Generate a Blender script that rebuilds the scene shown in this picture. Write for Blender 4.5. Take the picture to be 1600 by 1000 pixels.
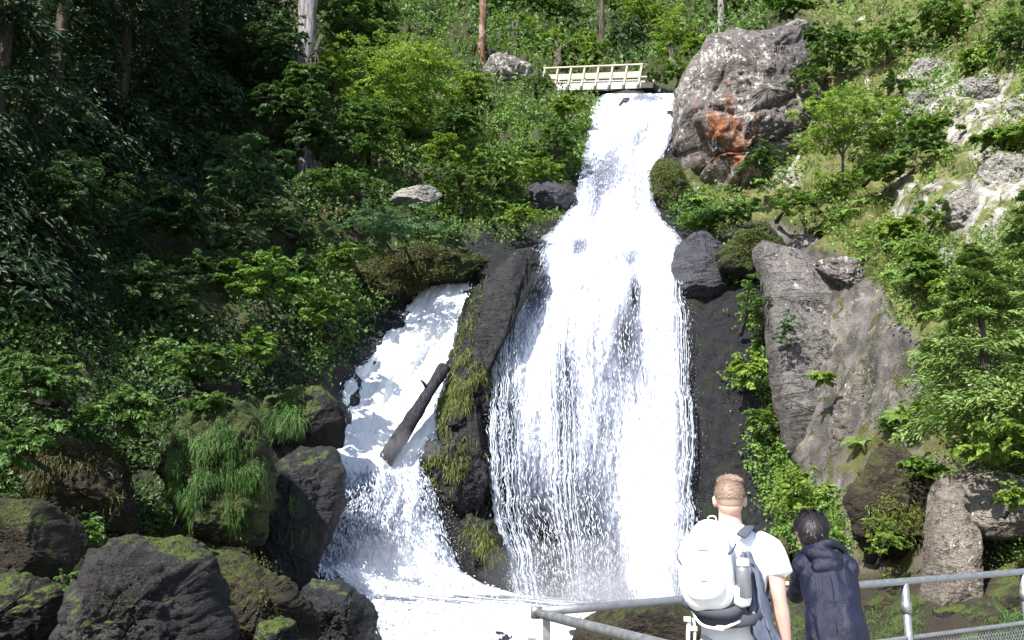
import bpy, bmesh, math, random
import numpy as np
from mathutils import Vector, Matrix

for o in list(bpy.data.objects): bpy.data.objects.remove(o)
SC = bpy.context.scene
COL = SC.collection
R = math.radians

# ------------------------------------------------------------------ camera, sky, sun, exposure
PITCH = R(10.8)
FPX = 1386.0
EYE = 1.70
cam_d = bpy.data.cameras.new("camera"); cam = bpy.data.objects.new("camera", cam_d); COL.objects.link(cam)
cam_d.sensor_width = 36.0; cam_d.lens = 36.0 * FPX / 1600.0
cam_d.clip_start = 0.05; cam_d.clip_end = 2000
cam.location = (0, 0, EYE); cam.rotation_euler = (math.pi/2 + PITCH, 0, 0)
SC.camera = cam

SUN_TO = Vector((-0.44, -0.62, 0.80)).normalized()      # towards the sun: from the left, a little behind the viewer
elev = math.asin(SUN_TO.z); azim = math.atan2(SUN_TO.x, SUN_TO.y)
world = bpy.data.worlds.new("World"); SC.world = world; world.use_nodes = True
wn = world.node_tree.nodes; wl = world.node_tree.links
sky = wn.new('ShaderNodeTexSky'); sky.sky_type = 'NISHITA'; sky.sun_disc = False
sky.sun_elevation = elev; sky.sun_rotation = azim
bg = wn['Background']; bg.inputs['Strength'].default_value = 0.12
wl.new(sky.outputs[0], bg.inputs[0])
sun_d = bpy.data.lights.new("sun", 'SUN'); sun_d.energy = 5.0; sun_d.angle = R(0.5); sun_d.color = (1.0, 0.965, 0.91)
sun = bpy.data.objects.new("sun", sun_d); COL.objects.link(sun)
sun.rotation_euler = SUN_TO.to_track_quat('Z', 'Y').to_euler()
sun.location = (-20, -10, 40)
SC.view_settings.view_transform = 'Standard'; SC.view_settings.look = 'None'
SC.view_settings.gamma = 1.0; SC.view_settings.exposure = 1.32
SC.render.engine = 'CYCLES'
SC.cycles.max_bounces = 6; SC.cycles.transparent_max_bounces = 16
SC.cycles.diffuse_bounces = 3; SC.cycles.glossy_bounces = 2; SC.cycles.transmission_bounces = 4

# ------------------------------------------------------------------ numpy noise
def _hash(ix, iy, iz, seed):
    h = (ix.astype(np.int64) * 374761393 + iy.astype(np.int64) * 668265263 + iz.astype(np.int64) * 2147483647 + seed * 974711) & 0xFFFFFFFF
    h = ((h ^ (h >> 13)) * 1274126177) & 0xFFFFFFFF
    h = ((h ^ (h >> 16)) * 2246822519) & 0xFFFFFFFF
    h = h ^ (h >> 15)
    return (h & 0xFFFFFF) / float(0xFFFFFF)
def vnoise(p, seed=0):
    f = np.floor(p); i = f.astype(np.int64); t = p - f; t = t*t*t*(t*(t*6-15)+10)
    out = 0
    for dx in (0, 1):
        for dy in (0, 1):
            for dz in (0, 1):
                w = (t[:, 0] if dx else 1-t[:, 0]) * (t[:, 1] if dy else 1-t[:, 1]) * (t[:, 2] if dz else 1-t[:, 2])
                out = out + w * _hash(i[:, 0]+dx, i[:, 1]+dy, i[:, 2]+dz, seed)
    return out * 2 - 1
def fbm(p, octv=4, seed=0, gain=0.5, lac=2.03):
    a = 1.0; s = 0; q = np.array(p, float)
    for k in range(octv):
        s = s + a * vnoise(q + 17.3*k, seed + k); a *= gain; q = q * lac
    return s
def ridged(p, octv=4, seed=0):
    a = 1.0; s = 0; q = np.array(p, float)
    for k in range(octv):
        s = s + a * (1 - 2*np.abs(vnoise(q + 9.1*k, seed + k))); a *= 0.5; q = q * 2.1
    return s
def worley(p, seed=0):
    f = np.floor(p).astype(np.int64); best = np.full(len(p), 9.0); sec = np.full(len(p), 9.0)
    for dx in (-1, 0, 1):
        for dy in (-1, 0, 1):
            for dz in (-1, 0, 1):
                c = f + np.array([dx, dy, dz])
                q = np.stack([_hash(c[:, 0], c[:, 1], c[:, 2], seed+s) for s in (1, 2, 3)], 1) + c
                d = np.linalg.norm(q - p, axis=1)
                m = d < best
                sec = np.where(m, best, np.minimum(sec, d)); best = np.where(m, d, best)
    return best, sec

# ------------------------------------------------------------------ mesh helpers
def mesh_np(name, V, F, smooth=True):
    """V (n,3); F (m,k) all faces the same size."""
    V = np.asarray(V, np.float32); F = np.asarray(F, np.int32)
    me = bpy.data.meshes.new(name); k = F.shape[1]
    me.vertices.add(len(V)); me.vertices.foreach_set('co', V.ravel())
    me.loops.add(F.size); me.loops.foreach_set('vertex_index', F.ravel())
    me.polygons.add(len(F))
    me.polygons.foreach_set('loop_start', np.arange(0, F.size, k, dtype=np.int32))
    me.polygons.foreach_set('loop_total', np.full(len(F), k, dtype=np.int32))
    me.polygons.foreach_set('use_smooth', np.full(len(F), smooth, dtype=bool))
    me.update(calc_edges=True)
    return me
def obj(name, me, m=None, parent=None):
    if m is not None:
        for x in (m if isinstance(m, (list, tuple)) else [m]): me.materials.append(x)
    o = bpy.data.objects.new(name, me); COL.objects.link(o)
    if parent is not None: o.parent = parent
    return o
def tag(o, label=None, cat=None, group=None, kind=None):
    if label: o['label'] = label
    if cat: o['category'] = cat
    if group: o['group'] = group
    if kind: o['kind'] = kind
    return o
def empty(name, loc, label, cat, group=None):
    o = bpy.data.objects.new(name, None); COL.objects.link(o); o.location = loc
    o.empty_display_size = 0.2
    return tag(o, label, cat, group)
def grid_faces(nr, nc, wrap=False):
    r = np.arange(nr-1)[:, None]; c = np.arange(nc if wrap else nc-1)[None, :]
    c2 = (c+1) % nc
    a = r*nc + c; b = r*nc + c2; d = (r+1)*nc + c; e = (r+1)*nc + c2
    return np.stack([a, b, e, d], -1).reshape(-1, 4)

def P(px, py, Y):
    px = np.asarray(px, float); py = np.asarray(py, float)
    xr = (px - 800)/FPX; yu = (500 - py)/FPX
    dx = xr; dy = math.cos(PITCH) - yu*math.sin(PITCH); dz = math.sin(PITCH) + yu*math.cos(PITCH)
    k = Y/dy
    return np.stack([dx*k, dy*k, EYE + dz*k], -1)
def to_px(p):
    p = np.asarray(p, float); q = p - np.array([0, 0, EYE])
    f = q[..., 1]*math.cos(PITCH) + q[..., 2]*math.sin(PITCH)
    u = -q[..., 1]*math.sin(PITCH) + q[..., 2]*math.cos(PITCH)
    return 800 + FPX*q[..., 0]/f, 500 - FPX*u/f
def inpoly(px, py, poly):
    px = np.asarray(px, float); py = np.asarray(py, float); ins = np.zeros(px.shape, bool)
    n = len(poly)
    for i in range(n):
        x1, y1 = poly[i]; x2, y2 = poly[(i+1) % n]
        if y1 == y2: continue
        c = ((y1 > py) != (y2 > py)) & (px < (x2-x1)*(py-y1)/(y2-y1) + x1)
        ins ^= c
    return ins

# ------------------------------------------------------------------ material helpers
class NT:
    def __init__(s, name):
        s.m = bpy.data.materials.new(name); s.m.use_nodes = True
        s.t = s.m.node_tree; s.n = s.t.nodes; s.l = s.t.links; s.n.clear()
        s.out = s.n.new('ShaderNodeOutputMaterial')
    def node(s, typ, **kw):
        x = s.n.new(typ)
        for k, v in kw.items(): setattr(x, k, v)
        return x
    def set(s, node, name, v):
        if hasattr(v, 'is_output') or isinstance(v, bpy.types.NodeSocket): s.l.new(v, node.inputs[name])
        else: node.inputs[name].default_value = v
    def coord(s, kind='Object'):
        return s.node('ShaderNodeTexCoord').outputs[kind]
    def pos(s):
        return s.node('ShaderNodeNewGeometry').outputs['Position']
    def scale(s, vec, sc):
        x = s.node('ShaderNodeMapping'); s.l.new(vec, x.inputs['Vector']); x.inputs['Scale'].default_value = sc if isinstance(sc, (tuple, list)) else (sc,)*3
        return x.outputs[0]
    def noise(s, vec, scale=1.0, detail=4, rough=0.55, dist=0.0):
        x = s.node('ShaderNodeTexNoise'); s.l.new(vec, x.inputs['Vector'])
        x.inputs['Scale'].default_value = scale; x.inputs['Detail'].default_value = detail
        x.inputs['Roughness'].default_value = rough; x.inputs['Distortion'].default_value = dist
        return x.outputs['Fac']
    def voro(s, vec, scale=1.0, feature='F1', out='Distance'):
        x = s.node('ShaderNodeTexVoronoi', feature=feature); s.l.new(vec, x.inputs['Vector']); x.inputs['Scale'].default_value = scale
        return x.outputs[out]
    def ramp(s, fac, stops):
        x = s.node('ShaderNodeValToRGB'); s.l.new(fac, x.inputs[0]); e = x.color_ramp.elements
        while len(e) < len(stops): e.new(0.5)
        for i, (p, c) in enumerate(stops):
            e[i].position = p
            e[i].color = (c, c, c, 1) if isinstance(c, (int, float)) else (*c, 1)
        return x.outputs[0]
    def mix(s, fac, a, b, blend='MIX'):
        x = s.node('ShaderNodeMix', data_type='RGBA', blend_type=blend)
        s.set(x, 0, fac)
        for i, v in ((6, a), (7, b)):
            if isinstance(v, bpy.types.NodeSocket): s.l.new(v, x.inputs[i])
            else: x.inputs[i].default_value = (*v, 1) if len(v) == 3 else v
        return x.outputs[2]
    def math(s, op, a, b=0.0, c=None, clamp=False):
        x = s.node('ShaderNodeMath', operation=op, use_clamp=clamp); s.set(x, 0, a); s.set(x, 1, b)
        if c is not None: s.set(x, 2, c)
        return x.outputs[0]
    def attr(s, name):
        return s.node('ShaderNodeAttribute', attribute_name=name).outputs['Fac']
    def bump(s, h, strength=0.5, dist=0.05, normal=None):
        x = s.node('ShaderNodeBump'); s.l.new(h, x.inputs['Height']); x.inputs['Strength'].default_value = strength; x.inputs['Distance'].default_value = dist
        if normal is not None: s.l.new(normal, x.inputs['Normal'])
        return x.outputs[0]
    def principled(s, color, rough=0.8, spec=0.3, normal=None, metal=0.0, **kw):
        x = s.node('ShaderNodeBsdfPrincipled')
        if isinstance(color, bpy.types.NodeSocket): s.l.new(color, x.inputs['Base Color'])
        else: x.inputs['Base Color'].default_value = (*color, 1)
        s.set(x, 'Roughness', rough); s.set(x, 'Metallic', metal); s.set(x, 'Specular IOR Level', spec)
        if normal is not None: s.l.new(normal, x.inputs['Normal'])
        for k, v in kw.items(): s.set(x, k, v)
        return x.outputs[0]
    def done(s, sh):
        s.l.new(sh, s.out.inputs['Surface']); return s.m

def leaf_mat(name, c0, c1, trans=0.35, rough=0.55, spec=0.35, tint=None):
    """leaves: the hue varies from leaf to leaf and softly over metres"""
    t = NT(name)
    rnd = t.node('ShaderNodeNewGeometry').outputs['Random Per Island']
    big = t.noise(t.pos(), 0.9, 2)
    f = t.math('ADD', t.math('MULTIPLY', rnd, 0.75), t.math('MULTIPLY', t.ramp(big, [(0.35, 0.0), (0.65, 1.0)]), 0.35), clamp=True)
    col = t.ramp(f, [(0.0, c0), (1.0, c1)])
    if tint: col = t.mix(t.ramp(rnd, [(0.90, 0.0), (0.93, 1.0)]), col, tint)
    pr = t.principled(col, rough, spec)
    tr = t.node('ShaderNodeBsdfTranslucent'); t.l.new(t.mix(0.5, col, t.mix(1.0, col, (0.9, 1.0, 0.35), 'MULTIPLY')), tr.inputs['Color'])
    mx = t.node('ShaderNodeMixShader'); mx.inputs[0].default_value = trans
    t.l.new(pr, mx.inputs[1]); t.l.new(tr.outputs[0], mx.inputs[2])
    return t.done(mx.outputs[0])

def rock_mat(name, dark, light, moss=0.0, moss_col=(0.055, 0.075, 0.012), lichen=0.0, wet=0.0, scale=1.0, orange=None, strata=0.0):
    t = NT(name); p = t.pos()
    n1 = t.noise(p, 0.8*scale, 6, 0.62, 0.4); n2 = t.noise(p, 4.5*scale, 6, 0.68); n3 = t.noise(p, 22*scale, 4, 0.7)
    st = t.noise(t.scale(p, (0.8*scale, 0.8*scale, 4.2*scale)), 1.0, 6, 0.65, 1.2)
    f = t.math('ADD', t.math('ADD', t.math('MULTIPLY', n1, 0.45), t.math('MULTIPLY', n2, 0.4)), t.math('MULTIPLY', st, 0.25))
    col = t.ramp(f, [(0.38, dark), (0.72, light)])
    col = t.mix(t.math('MULTIPLY', t.ramp(n3, [(0.40, 1.0), (0.55, 0.0)]), 0.55), col, tuple(c*0.35 for c in dark))
    crk = t.ramp(t.math('ABSOLUTE', t.math('SUBTRACT', t.noise(t.scale(p, (1.0, 1.0, 1.9)), 0.9*scale, 5, 0.6, 0.6), 0.5)), [(0.0, 1.0), (0.012, 0.0)])
    col = t.mix(t.math('MULTIPLY', crk, 0.6), col, tuple(c*0.3 for c in dark))
    if lichen:
        l1 = t.math('ADD', t.math('MULTIPLY', t.noise(t.scale(p, (1.0, 1.0, 0.55)), 6.5*scale, 6, 0.75, 0.2), 0.75), t.math('MULTIPLY', n1, 0.32))
        lm = t.ramp(l1, [(0.66 - 0.12*lichen, 0.0), (0.71 - 0.11*lichen, 0.85)])
        col = t.mix(lm, col, t.mix(n3, (0.62, 0.60, 0.56), (0.33, 0.32, 0.30)))
    if orange:
        d = t.node('ShaderNodeVectorMath', operation='DISTANCE'); t.l.new(t.scale(p, (1, 1, 0.55)), d.inputs[0]); d.inputs[1].default_value = (orange[0], orange[1], orange[2]*0.55)
        om = t.math('SUBTRACT', t.math('ADD', t.math('MULTIPLY', n2, 1.5), t.math('MULTIPLY', t.noise(t.scale(p, (2.6, 2.6, 0.30)), 1.0, 4, .6), 2.2)), t.math('ADD', 1.10, t.math('DIVIDE', d.outputs['Value'], orange[3])))
        col = t.mix(t.ramp(om, [(0.10, 0.0), (0.40, 0.9)]), col, t.mix(n3, (0.20, 0.055, 0.022), (0.34, 0.15, 0.07)))
    if moss:
        nz = t.node('ShaderNodeSeparateXYZ'); t.l.new(t.node('ShaderNodeNewGeometry').outputs['Normal'], nz.inputs[0])
        mm = t.math('ADD', t.math('ADD', t.math('MULTIPLY', nz.outputs[2], 0.35), t.math('MULTIPLY', n1, 1.1)), moss - 1.0)
        mm = t.math('ADD', mm, t.math('MULTIPLY', t.math('SUBTRACT', n2, 0.5), 0.9))
        mcol = t.mix(t.ramp(n3, [(0.35, 0.0), (0.65, 1.0)]), tuple(c*0.45 for c in moss_col), tuple(c*1.5 for c in moss_col))
        col = t.mix(t.ramp(mm, [(0.10, 0.0), (0.22, 1.0)]), col, mcol)
    h = t.math('ADD', t.math('ADD', t.math('ADD', t.math('MULTIPLY', st, 0.8), t.math('MULTIPLY', n2, 0.5)), t.math('MULTIPLY', n3, 0.25)), t.math('MULTIPLY', crk, -0.35))
    rough = 0.9 if not wet else t.ramp(n2, [(0.3, 0.85 - 0.6*wet), (0.7, 0.9 - 0.35*wet)])
    return t.done(t.principled(col, rough, 0.3 + 0.3*wet, t.bump(h, 0.9, 0.22/scale)))

def plain_mat(name, color, rough=0.6, metal=0.0, var=0.12, scale=30, bump=0.1, spec=0.4):
    t = NT(name); p = t.coord('Object'); n = t.noise(p, scale, 5, 0.6)
    col = t.mix(n, tuple(c*(1-var) for c in color), tuple(min(1, c*(1+var)) for c in color))
    return t.done(t.principled(col, rough, spec, t.bump(n, bump, 0.01), metal))

M = {}
# ================================================================== the hillside relief
CTRL = [
 (-600,1200,12),(-600,800,13),(-600,500,15),(-600,200,18),(-600,-100,23),(-600,-500,30),
 (-250,1200,13),(-250,700,15.5),(-250,300,19),(-250,-100,27),(-250,-500,37),
 (0,1200,13.6),(0,900,15),(0,700,17),(0,500,20),(0,300,23),(0,100,27),(0,-200,36),(0,-500,46),
 (250,1150,14.5),(250,850,18),(250,650,20.5),(250,450,23.5),(250,250,27.5),(250,50,34),(250,-200,46),(250,-500,60),
 (440,1150,14.5),(440,900,19.5),(440,700,21.8),(450,550,24),(450,400,27),(450,250,31),(450,100,37),(450,-100,52),(450,-400,75),
 (540,300,31),(600,1150,14.5),(600,1000,18.8),(600,900,21.6),(590,800,22.8),(590,722,24),(575,690,25),(570,640,25.8),(640,550,27.4),(700,440,29.4),(620,400,29.6),(620,250,33.5),(620,130,40),(620,0,56),(620,-200,76),(620,-500,100),
 (780,1150,14.2),(760,1000,19.5),(760,920,23.4),(735,800,24.9),(735,700,25.7),(745,600,26.5),(760,500,27.8),(800,410,30),(830,300,34),(830,200,37),(830,150,42),(830,50,64),(830,-200,88),
 (950,1150,13.8),(950,1010,18.6),(930,945,25),(930,860,26.2),(930,700,27.2),(940,600,28),(950,450,29.3),(955,385,30.6),(960,350,32.6),(960,280,35),(980,200,37.3),(990,152,38.6),(990,120,54),(990,60,70),(990,-200,92),(990,-500,120),
 (1100,1150,13),(1100,1000,17.5),(1120,900,24.4),(1130,800,25.4),(1130,650,26.4),(1130,500,27.8),(1110,420,29.6),(1110,360,31.6),(1150,250,35.5),(1150,150,38.5),(1150,50,50),(1150,-100,72),(1150,-500,105),
 (1200,800,24.2),(1200,600,25.8),(1205,450,27.4),
 (1250,1100,14),(1250,1000,16.5),(1260,850,21),(1260,700,23.5),(1270,550,24.6),(1280,400,26.5),(1300,250,31),(1300,100,36),(1300,0,43),(1300,-200,60),(1300,-500,85),
 (1420,1100,13.2),(1420,1000,15),(1420,880,17.5),(1420,700,19.6),(1420,500,21.3),(1420,300,25),(1420,100,31),(1420,-100,42),(1420,-500,65),
 (1600,1150,11.8),(1600,1000,13.2),(1600,880,15.4),(1600,700,16.4),(1600,500,17.5),(1600,300,20),(1600,100,25),(1600,-100,32),(1600,-500,50),
 (1900,1150,10.5),(1900,700,13),(1900,300,16),(1900,-100,24),(1900,-500,36),
 (2250,1150,10),(2250,700,11),(2250,300,13),(2250,-100,18),(2250,-500,25),
]
CA = np.array(CTRL, float)
cx = CA[:, 0]/500; cy = CA[:, 1]/500; cv = np.log(CA[:, 2])
def _tps(dx, dy):
    r2 = dx*dx + dy*dy
    return np.where(r2 > 0, 0.5*r2*np.log(np.maximum(r2, 1e-12)), 0)
nC = len(CA)
K = _tps(cx[:, None]-cx[None], cy[:, None]-cy[None]) + np.eye(nC)*2e-4
Pm = np.stack([np.ones(nC), cx, cy], 1)
Am = np.block([[K, Pm], [Pm.T, np.zeros((3, 3))]])
W_ = np.linalg.solve(Am, np.concatenate([cv, np.zeros(3)]))
def base_depth(px, py):
    px = np.asarray(px, float).ravel()/500; py = np.asarray(py, float).ravel()/500
    out = np.empty(len(px))
    for a in range(0, len(px), 50000):
        x = px[a:a+50000]; y = py[a:a+50000]
        out[a:a+50000] = _tps(x[:, None]-cx[None], y[:, None]-cy[None]) @ W_[:nC] + W_[nC] + W_[nC+1]*x + W_[nC+2]*y
    return np.exp(out)
# coarse evaluation, then fine grid
X0, X1, Y0, Y1 = -600, 2240, -500, 1160
gpx = np.arange(X0, X1+1, 4.0); gpy = np.arange(Y0, Y1+1, 4.0)
GX, GY = np.meshgrid(gpx, gpy)
D = base_depth(GX, GY).reshape(GX.shape)
BASE = P(GX, GY, D)                                   # smooth relief
def normals_grid(G):
    du = np.gradient(G, axis=1); dv = np.gradient(G, axis=0)
    n = np.cross(dv, du); n /= np.linalg.norm(n, axis=2, keepdims=True) + 1e-9
    n[n[..., 1] > 0.3] *= 1
    return n
NB = normals_grid(BASE)
if NB[200, 350, 1] > 0: NB = -NB

# where the rock is bare, wet, mossy or grassy (ragged polygons traced on the relief)
wx = 26*fbm(BASE.reshape(-1, 3)*0.9, 4, 71).reshape(GX.shape); wy = 26*fbm(BASE.reshape(-1, 3)*0.9, 4, 91).reshape(GX.shape)
def zone(poly, warp=1.0):
    return inpoly(GX + wx*warp, GY + wy*warp, poly).astype(float)
def blur(a, n=2):
    for _ in range(n):
        a = (a + np.roll(a, 1, 0) + np.roll(a, -1, 0) + np.roll(a, 1, 1) + np.roll(a, -1, 1))/5
    return a
Z_WET = [(930,140),(1065,140),(1062,340),(1210,350),(1225,430),(1210,560),(1212,760),(1340,860),(1330,900),(1200,1160),(560,1160),(430,900),(400,700),(430,560),(600,480),(690,410),(780,360),(860,320),(900,250)]
Z_SLAB = [(1200,350),(1260,370),(1330,410),(1400,470),(1450,560),(1470,630),(1440,700),(1400,760),(1330,800),(1250,740),(1212,680),(1210,560),(1222,440)]
Z_RGRASS = [(1070,270),(1120,280),(1200,230),(1280,110),(1280,-60),(1500,-500),(2260,-500),(2260,800),(1650,790),(1560,740),(1480,700),(1450,600),(1400,470),(1330,400),(1230,350),(1080,370)]
Z_RCLIFF = [(1330,660),(1500,640),(1700,700),(1700,940),(1330,940),(1300,800)]
Z_BED = [(1240,900),(1420,905),(1700,905),(2260,1000),(2260,1200),(1000,1200),(1000,1000)]
Z_PALE = [[(1400,100),(1440,84),(1520,106),(1600,145),(1700,205),(1680,235),(1590,195),(1500,145),(1420,128)],
 [(1380,150),(1440,134),(1540,160),(1560,190),(1500,204),(1400,186)], [(1520,245),(1570,226),(1700,290),(1700,350),(1600,338),(1540,300)],
 [(1440,285),(1500,280),(1560,318),(1605,385),(1570,430),(1520,450),(1470,420),(1500,370)], [(1400,290),(1440,300),(1450,340),(1410,350)], [(1195,262),(1245,258),(1250,310),(1205,310)]]
pale = blur(np.maximum.reduce([zone(z, 1.1) for z in Z_PALE]), 1)
wet = blur(zone(Z_WET, 0.5)); slab = blur(zone(Z_SLAB, 0.5), 1); rgr = blur(zone(Z_RGRASS)); bed = blur(zone(Z_BED, .4)); rcl = blur(zone(Z_RCLIFF))
# rock relief: broken blocks plus fine grain, calmer under the water
pp = BASE.reshape(-1, 3)
f1, f2 = worley(pp*np.array([0.55, 0.4, 0.5]) + 0.35*fbm(pp*0.8, 2, 5)[:, None], 3)
g1, g2 = worley(pp*np.array([1.7, 1.2, 1.5]) + 0.3*fbm(pp*2.1, 2, 8)[:, None], 13)
disp = 0.85*(0.5 - f1) + 0.28*(0.5 - g1) + 0.30*fbm(pp*0.6, 3, 21) + 0.10*ridged(pp*1.6, 3, 31)
disp = disp.reshape(GX.shape)
soft = 1 - 0.5*slab - 0.55*wet - 0.35*rgr - 0.6*bed
fallmask = blur(inpoly(GX, GY, [(900,135),(1068,135),(1060,340),(1085,380),(1085,960),(810,960),(760,880),(760,520),(880,350)]).astype(float), 4)
disp = disp*np.clip(soft, 0.25, 1)*(1-0.5*fallmask)
far = np.clip(D/28, 0.6, 2.0)
TER = BASE + NB*(disp*far)[..., None]
NT_G = normals_grid(TER)
if NT_G[200, 350, 1] > 0: NT_G = -NT_G
def _samp(G, px, py):
    u = np.clip((np.asarray(px, float)-X0)/4, 0, len(gpx)-1.001); v = np.clip((np.asarray(py, float)-Y0)/4, 0, len(gpy)-1.001)
    i = u.astype(int); j = v.astype(int); a = (u-i)[..., None]; b = (v-j)[..., None]
    return (G[j, i]*(1-a) + G[j, i+1]*a)*(1-b) + (G[j+1, i]*(1-a) + G[j+1, i+1]*a)*b
def S(px, py): return _samp(TER, px, py)
def SN(px, py): return _samp(NT_G, px, py)
def SB(px, py): return _samp(BASE, px, py)

nr, nc = GX.shape
me = mesh_np('cliff', TER.reshape(-1, 3), grid_faces(nr, nc)[:, ::-1])
for nm, arr in (('wet', wet), ('slab', slab), ('grass', rgr), ('bed', bed), ('cliff', rcl), ('pale', pale)):
    a = me.attributes.new(nm, 'FLOAT', 'POINT'); a.data.foreach_set('value', arr.astype(np.float32).ravel())
def terrain_mat():
    t = NT('hillside'); p = t.pos()
    n1 = t.noise(p, 0.7, 6, 0.62, 0.3); n2 = t.noise(p, 3.2, 6, 0.7); n3 = t.noise(p, 19, 4, 0.7); n4 = t.noise(p, 1.7, 5, 0.7, 0.6)
    soil = t.mix(n2, (0.012, 0.011, 0.006), (0.045, 0.04, 0.018))
    moss = t.mix(t.ramp(n3, [(0.35, 0), (0.65, 1)]), (0.015, 0.028, 0.006), (0.06, 0.085, 0.015))
    left = t.mix(t.ramp(n4, [(0.42, 0), (0.58, 1)]), soil, moss)
    # right: dry grass mat with pale rock and brown earth
    turf = t.mix(t.ramp(n2, [(0.35, 0), (0.65, 1)]), (0.045, 0.075, 0.014), (0.17, 0.17, 0.055))
    turf = t.mix(t.ramp(n4, [(0.50, 0), (0.62, 1)]), turf, t.mix(n3, (0.035, 0.022, 0.011), (0.11, 0.075, 0.045)))
    pale = t.mix(n3, (0.30, 0.28, 0.26), (0.68, 0.66, 0.62))
    turf = t.mix(t.ramp(t.math('ADD', n1, t.math('MULTIPLY', n3, 0.16)), [(0.72, 0), (0.76, 1)]), turf, pale)
    col = t.mix(t.attr('grass'), left, turf)
    pm = t.math('MULTIPLY', t.attr('pale'), t.ramp(n4, [(0.45, 0), (0.50, 1)]))
    col = t.mix(pm, col, t.mix(t.ramp(n2, [(.35, 0), (.62, 1)]), (0.07, 0.052, 0.036), t.mix(n3, (0.26, 0.24, 0.215), (0.60, 0.58, 0.54))))
    wetc = t.mix(t.ramp(n2, [(0.35, 0), (0.7, 1)]), (0.003, 0.003, 0.004), (0.014, 0.014, 0.018))
    wetc = t.mix(t.ramp(t.math('ADD', n4, t.math('MULTIPLY', n3, 0.1)), [(0.60, 0), (0.66, 0.8)]), wetc, (0.012, 0.018, 0.004))
    col = t.mix(t.attr('wet'), col, wetc)
    slc = t.mix(t.ramp(n1, [(0.35, 0), (0.65, 1)]), (0.058, 0.052, 0.048), (0.19, 0.17, 0.155))
    slc = t.mix(t.ramp(t.noise(t.scale(p, (2.2, 2.2, 0.5)), 1.0, 5, .6, .4), [(0.45, 0), (0.62, 0.7)]), slc, (0.022, 0.020, 0.019))
    slc = t.mix(t.ramp(n2, [(0.58, 0), (0.64, 0.9)]), slc, (0.22, 0.20, 0.185))
    slc = t.mix(t.ramp(n4, [(0.56, 0), (0.60, 1)]), slc, t.mix(n3, (0.015, 0.017, 0.003), (0.085, 0.08, 0.016)))
    col = t.mix(t.attr('slab'), col, slc)
    clc = t.mix(t.ramp(n4, [(0.44, 0), (0.56, 1)]), t.mix(n2, (0.05, 0.04, 0.03), (0.16, 0.135, 0.11)), t.mix(n3, (0.025, 0.03, 0.006), (0.12, 0.12, 0.025)))
    col = t.mix(t.attr('cliff'), col, clc)
    bedc = t.mix(n2, (0.012, 0.009, 0.006), (0.045, 0.033, 0.021))
    bedc = t.mix(t.ramp(n4, [(0.5, 0), (0.6, 1)]), bedc, (0.05, 0.07, 0.015))
    col = t.mix(t.attr('bed'), col, bedc)
    h = t.math('ADD', t.math('MULTIPLY', n2, 0.6), t.math('MULTIPLY', n3, 0.3))
    ro = t.math('SUBTRACT', 0.9, t.math('MULTIPLY', t.attr('wet'), t.ramp(n2, [(0.3, 0.65), (0.7, 0.35)])))
    return t.done(t.principled(col, ro, 0.35, t.bump(h, 0.9, 0.25)))
M['hill'] = terrain_mat()
terrain = tag(obj('hillside', me, M['hill']), kind='structure')

# the valley floor far around, and the paved viewing platform the people stand on
def ground_mat():
    t = NT('valley_floor'); p = t.pos()
    n = t.noise(p, 0.6, 6, 0.65); n2 = t.noise(p, 6, 5, 0.7)
    c = t.mix(n, (0.03, 0.045, 0.014), (0.09, 0.08, 0.04)); c = t.mix(t.math('MULTIPLY', n2, 0.5), c, (0.02, 0.018, 0.01))
    return t.done(t.principled(c, 0.95, 0.2, t.bump(n2, 0.7, 0.1)))
v = np.array([(-400,-400,-2.6),(400,-400,-2.6),(400,400,-2.6),(-400,400,-2.6)], float)
tag(obj('ground', mesh_np('ground', v, [[0,1,2,3]], False), ground_mat()), kind='structure')
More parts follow.
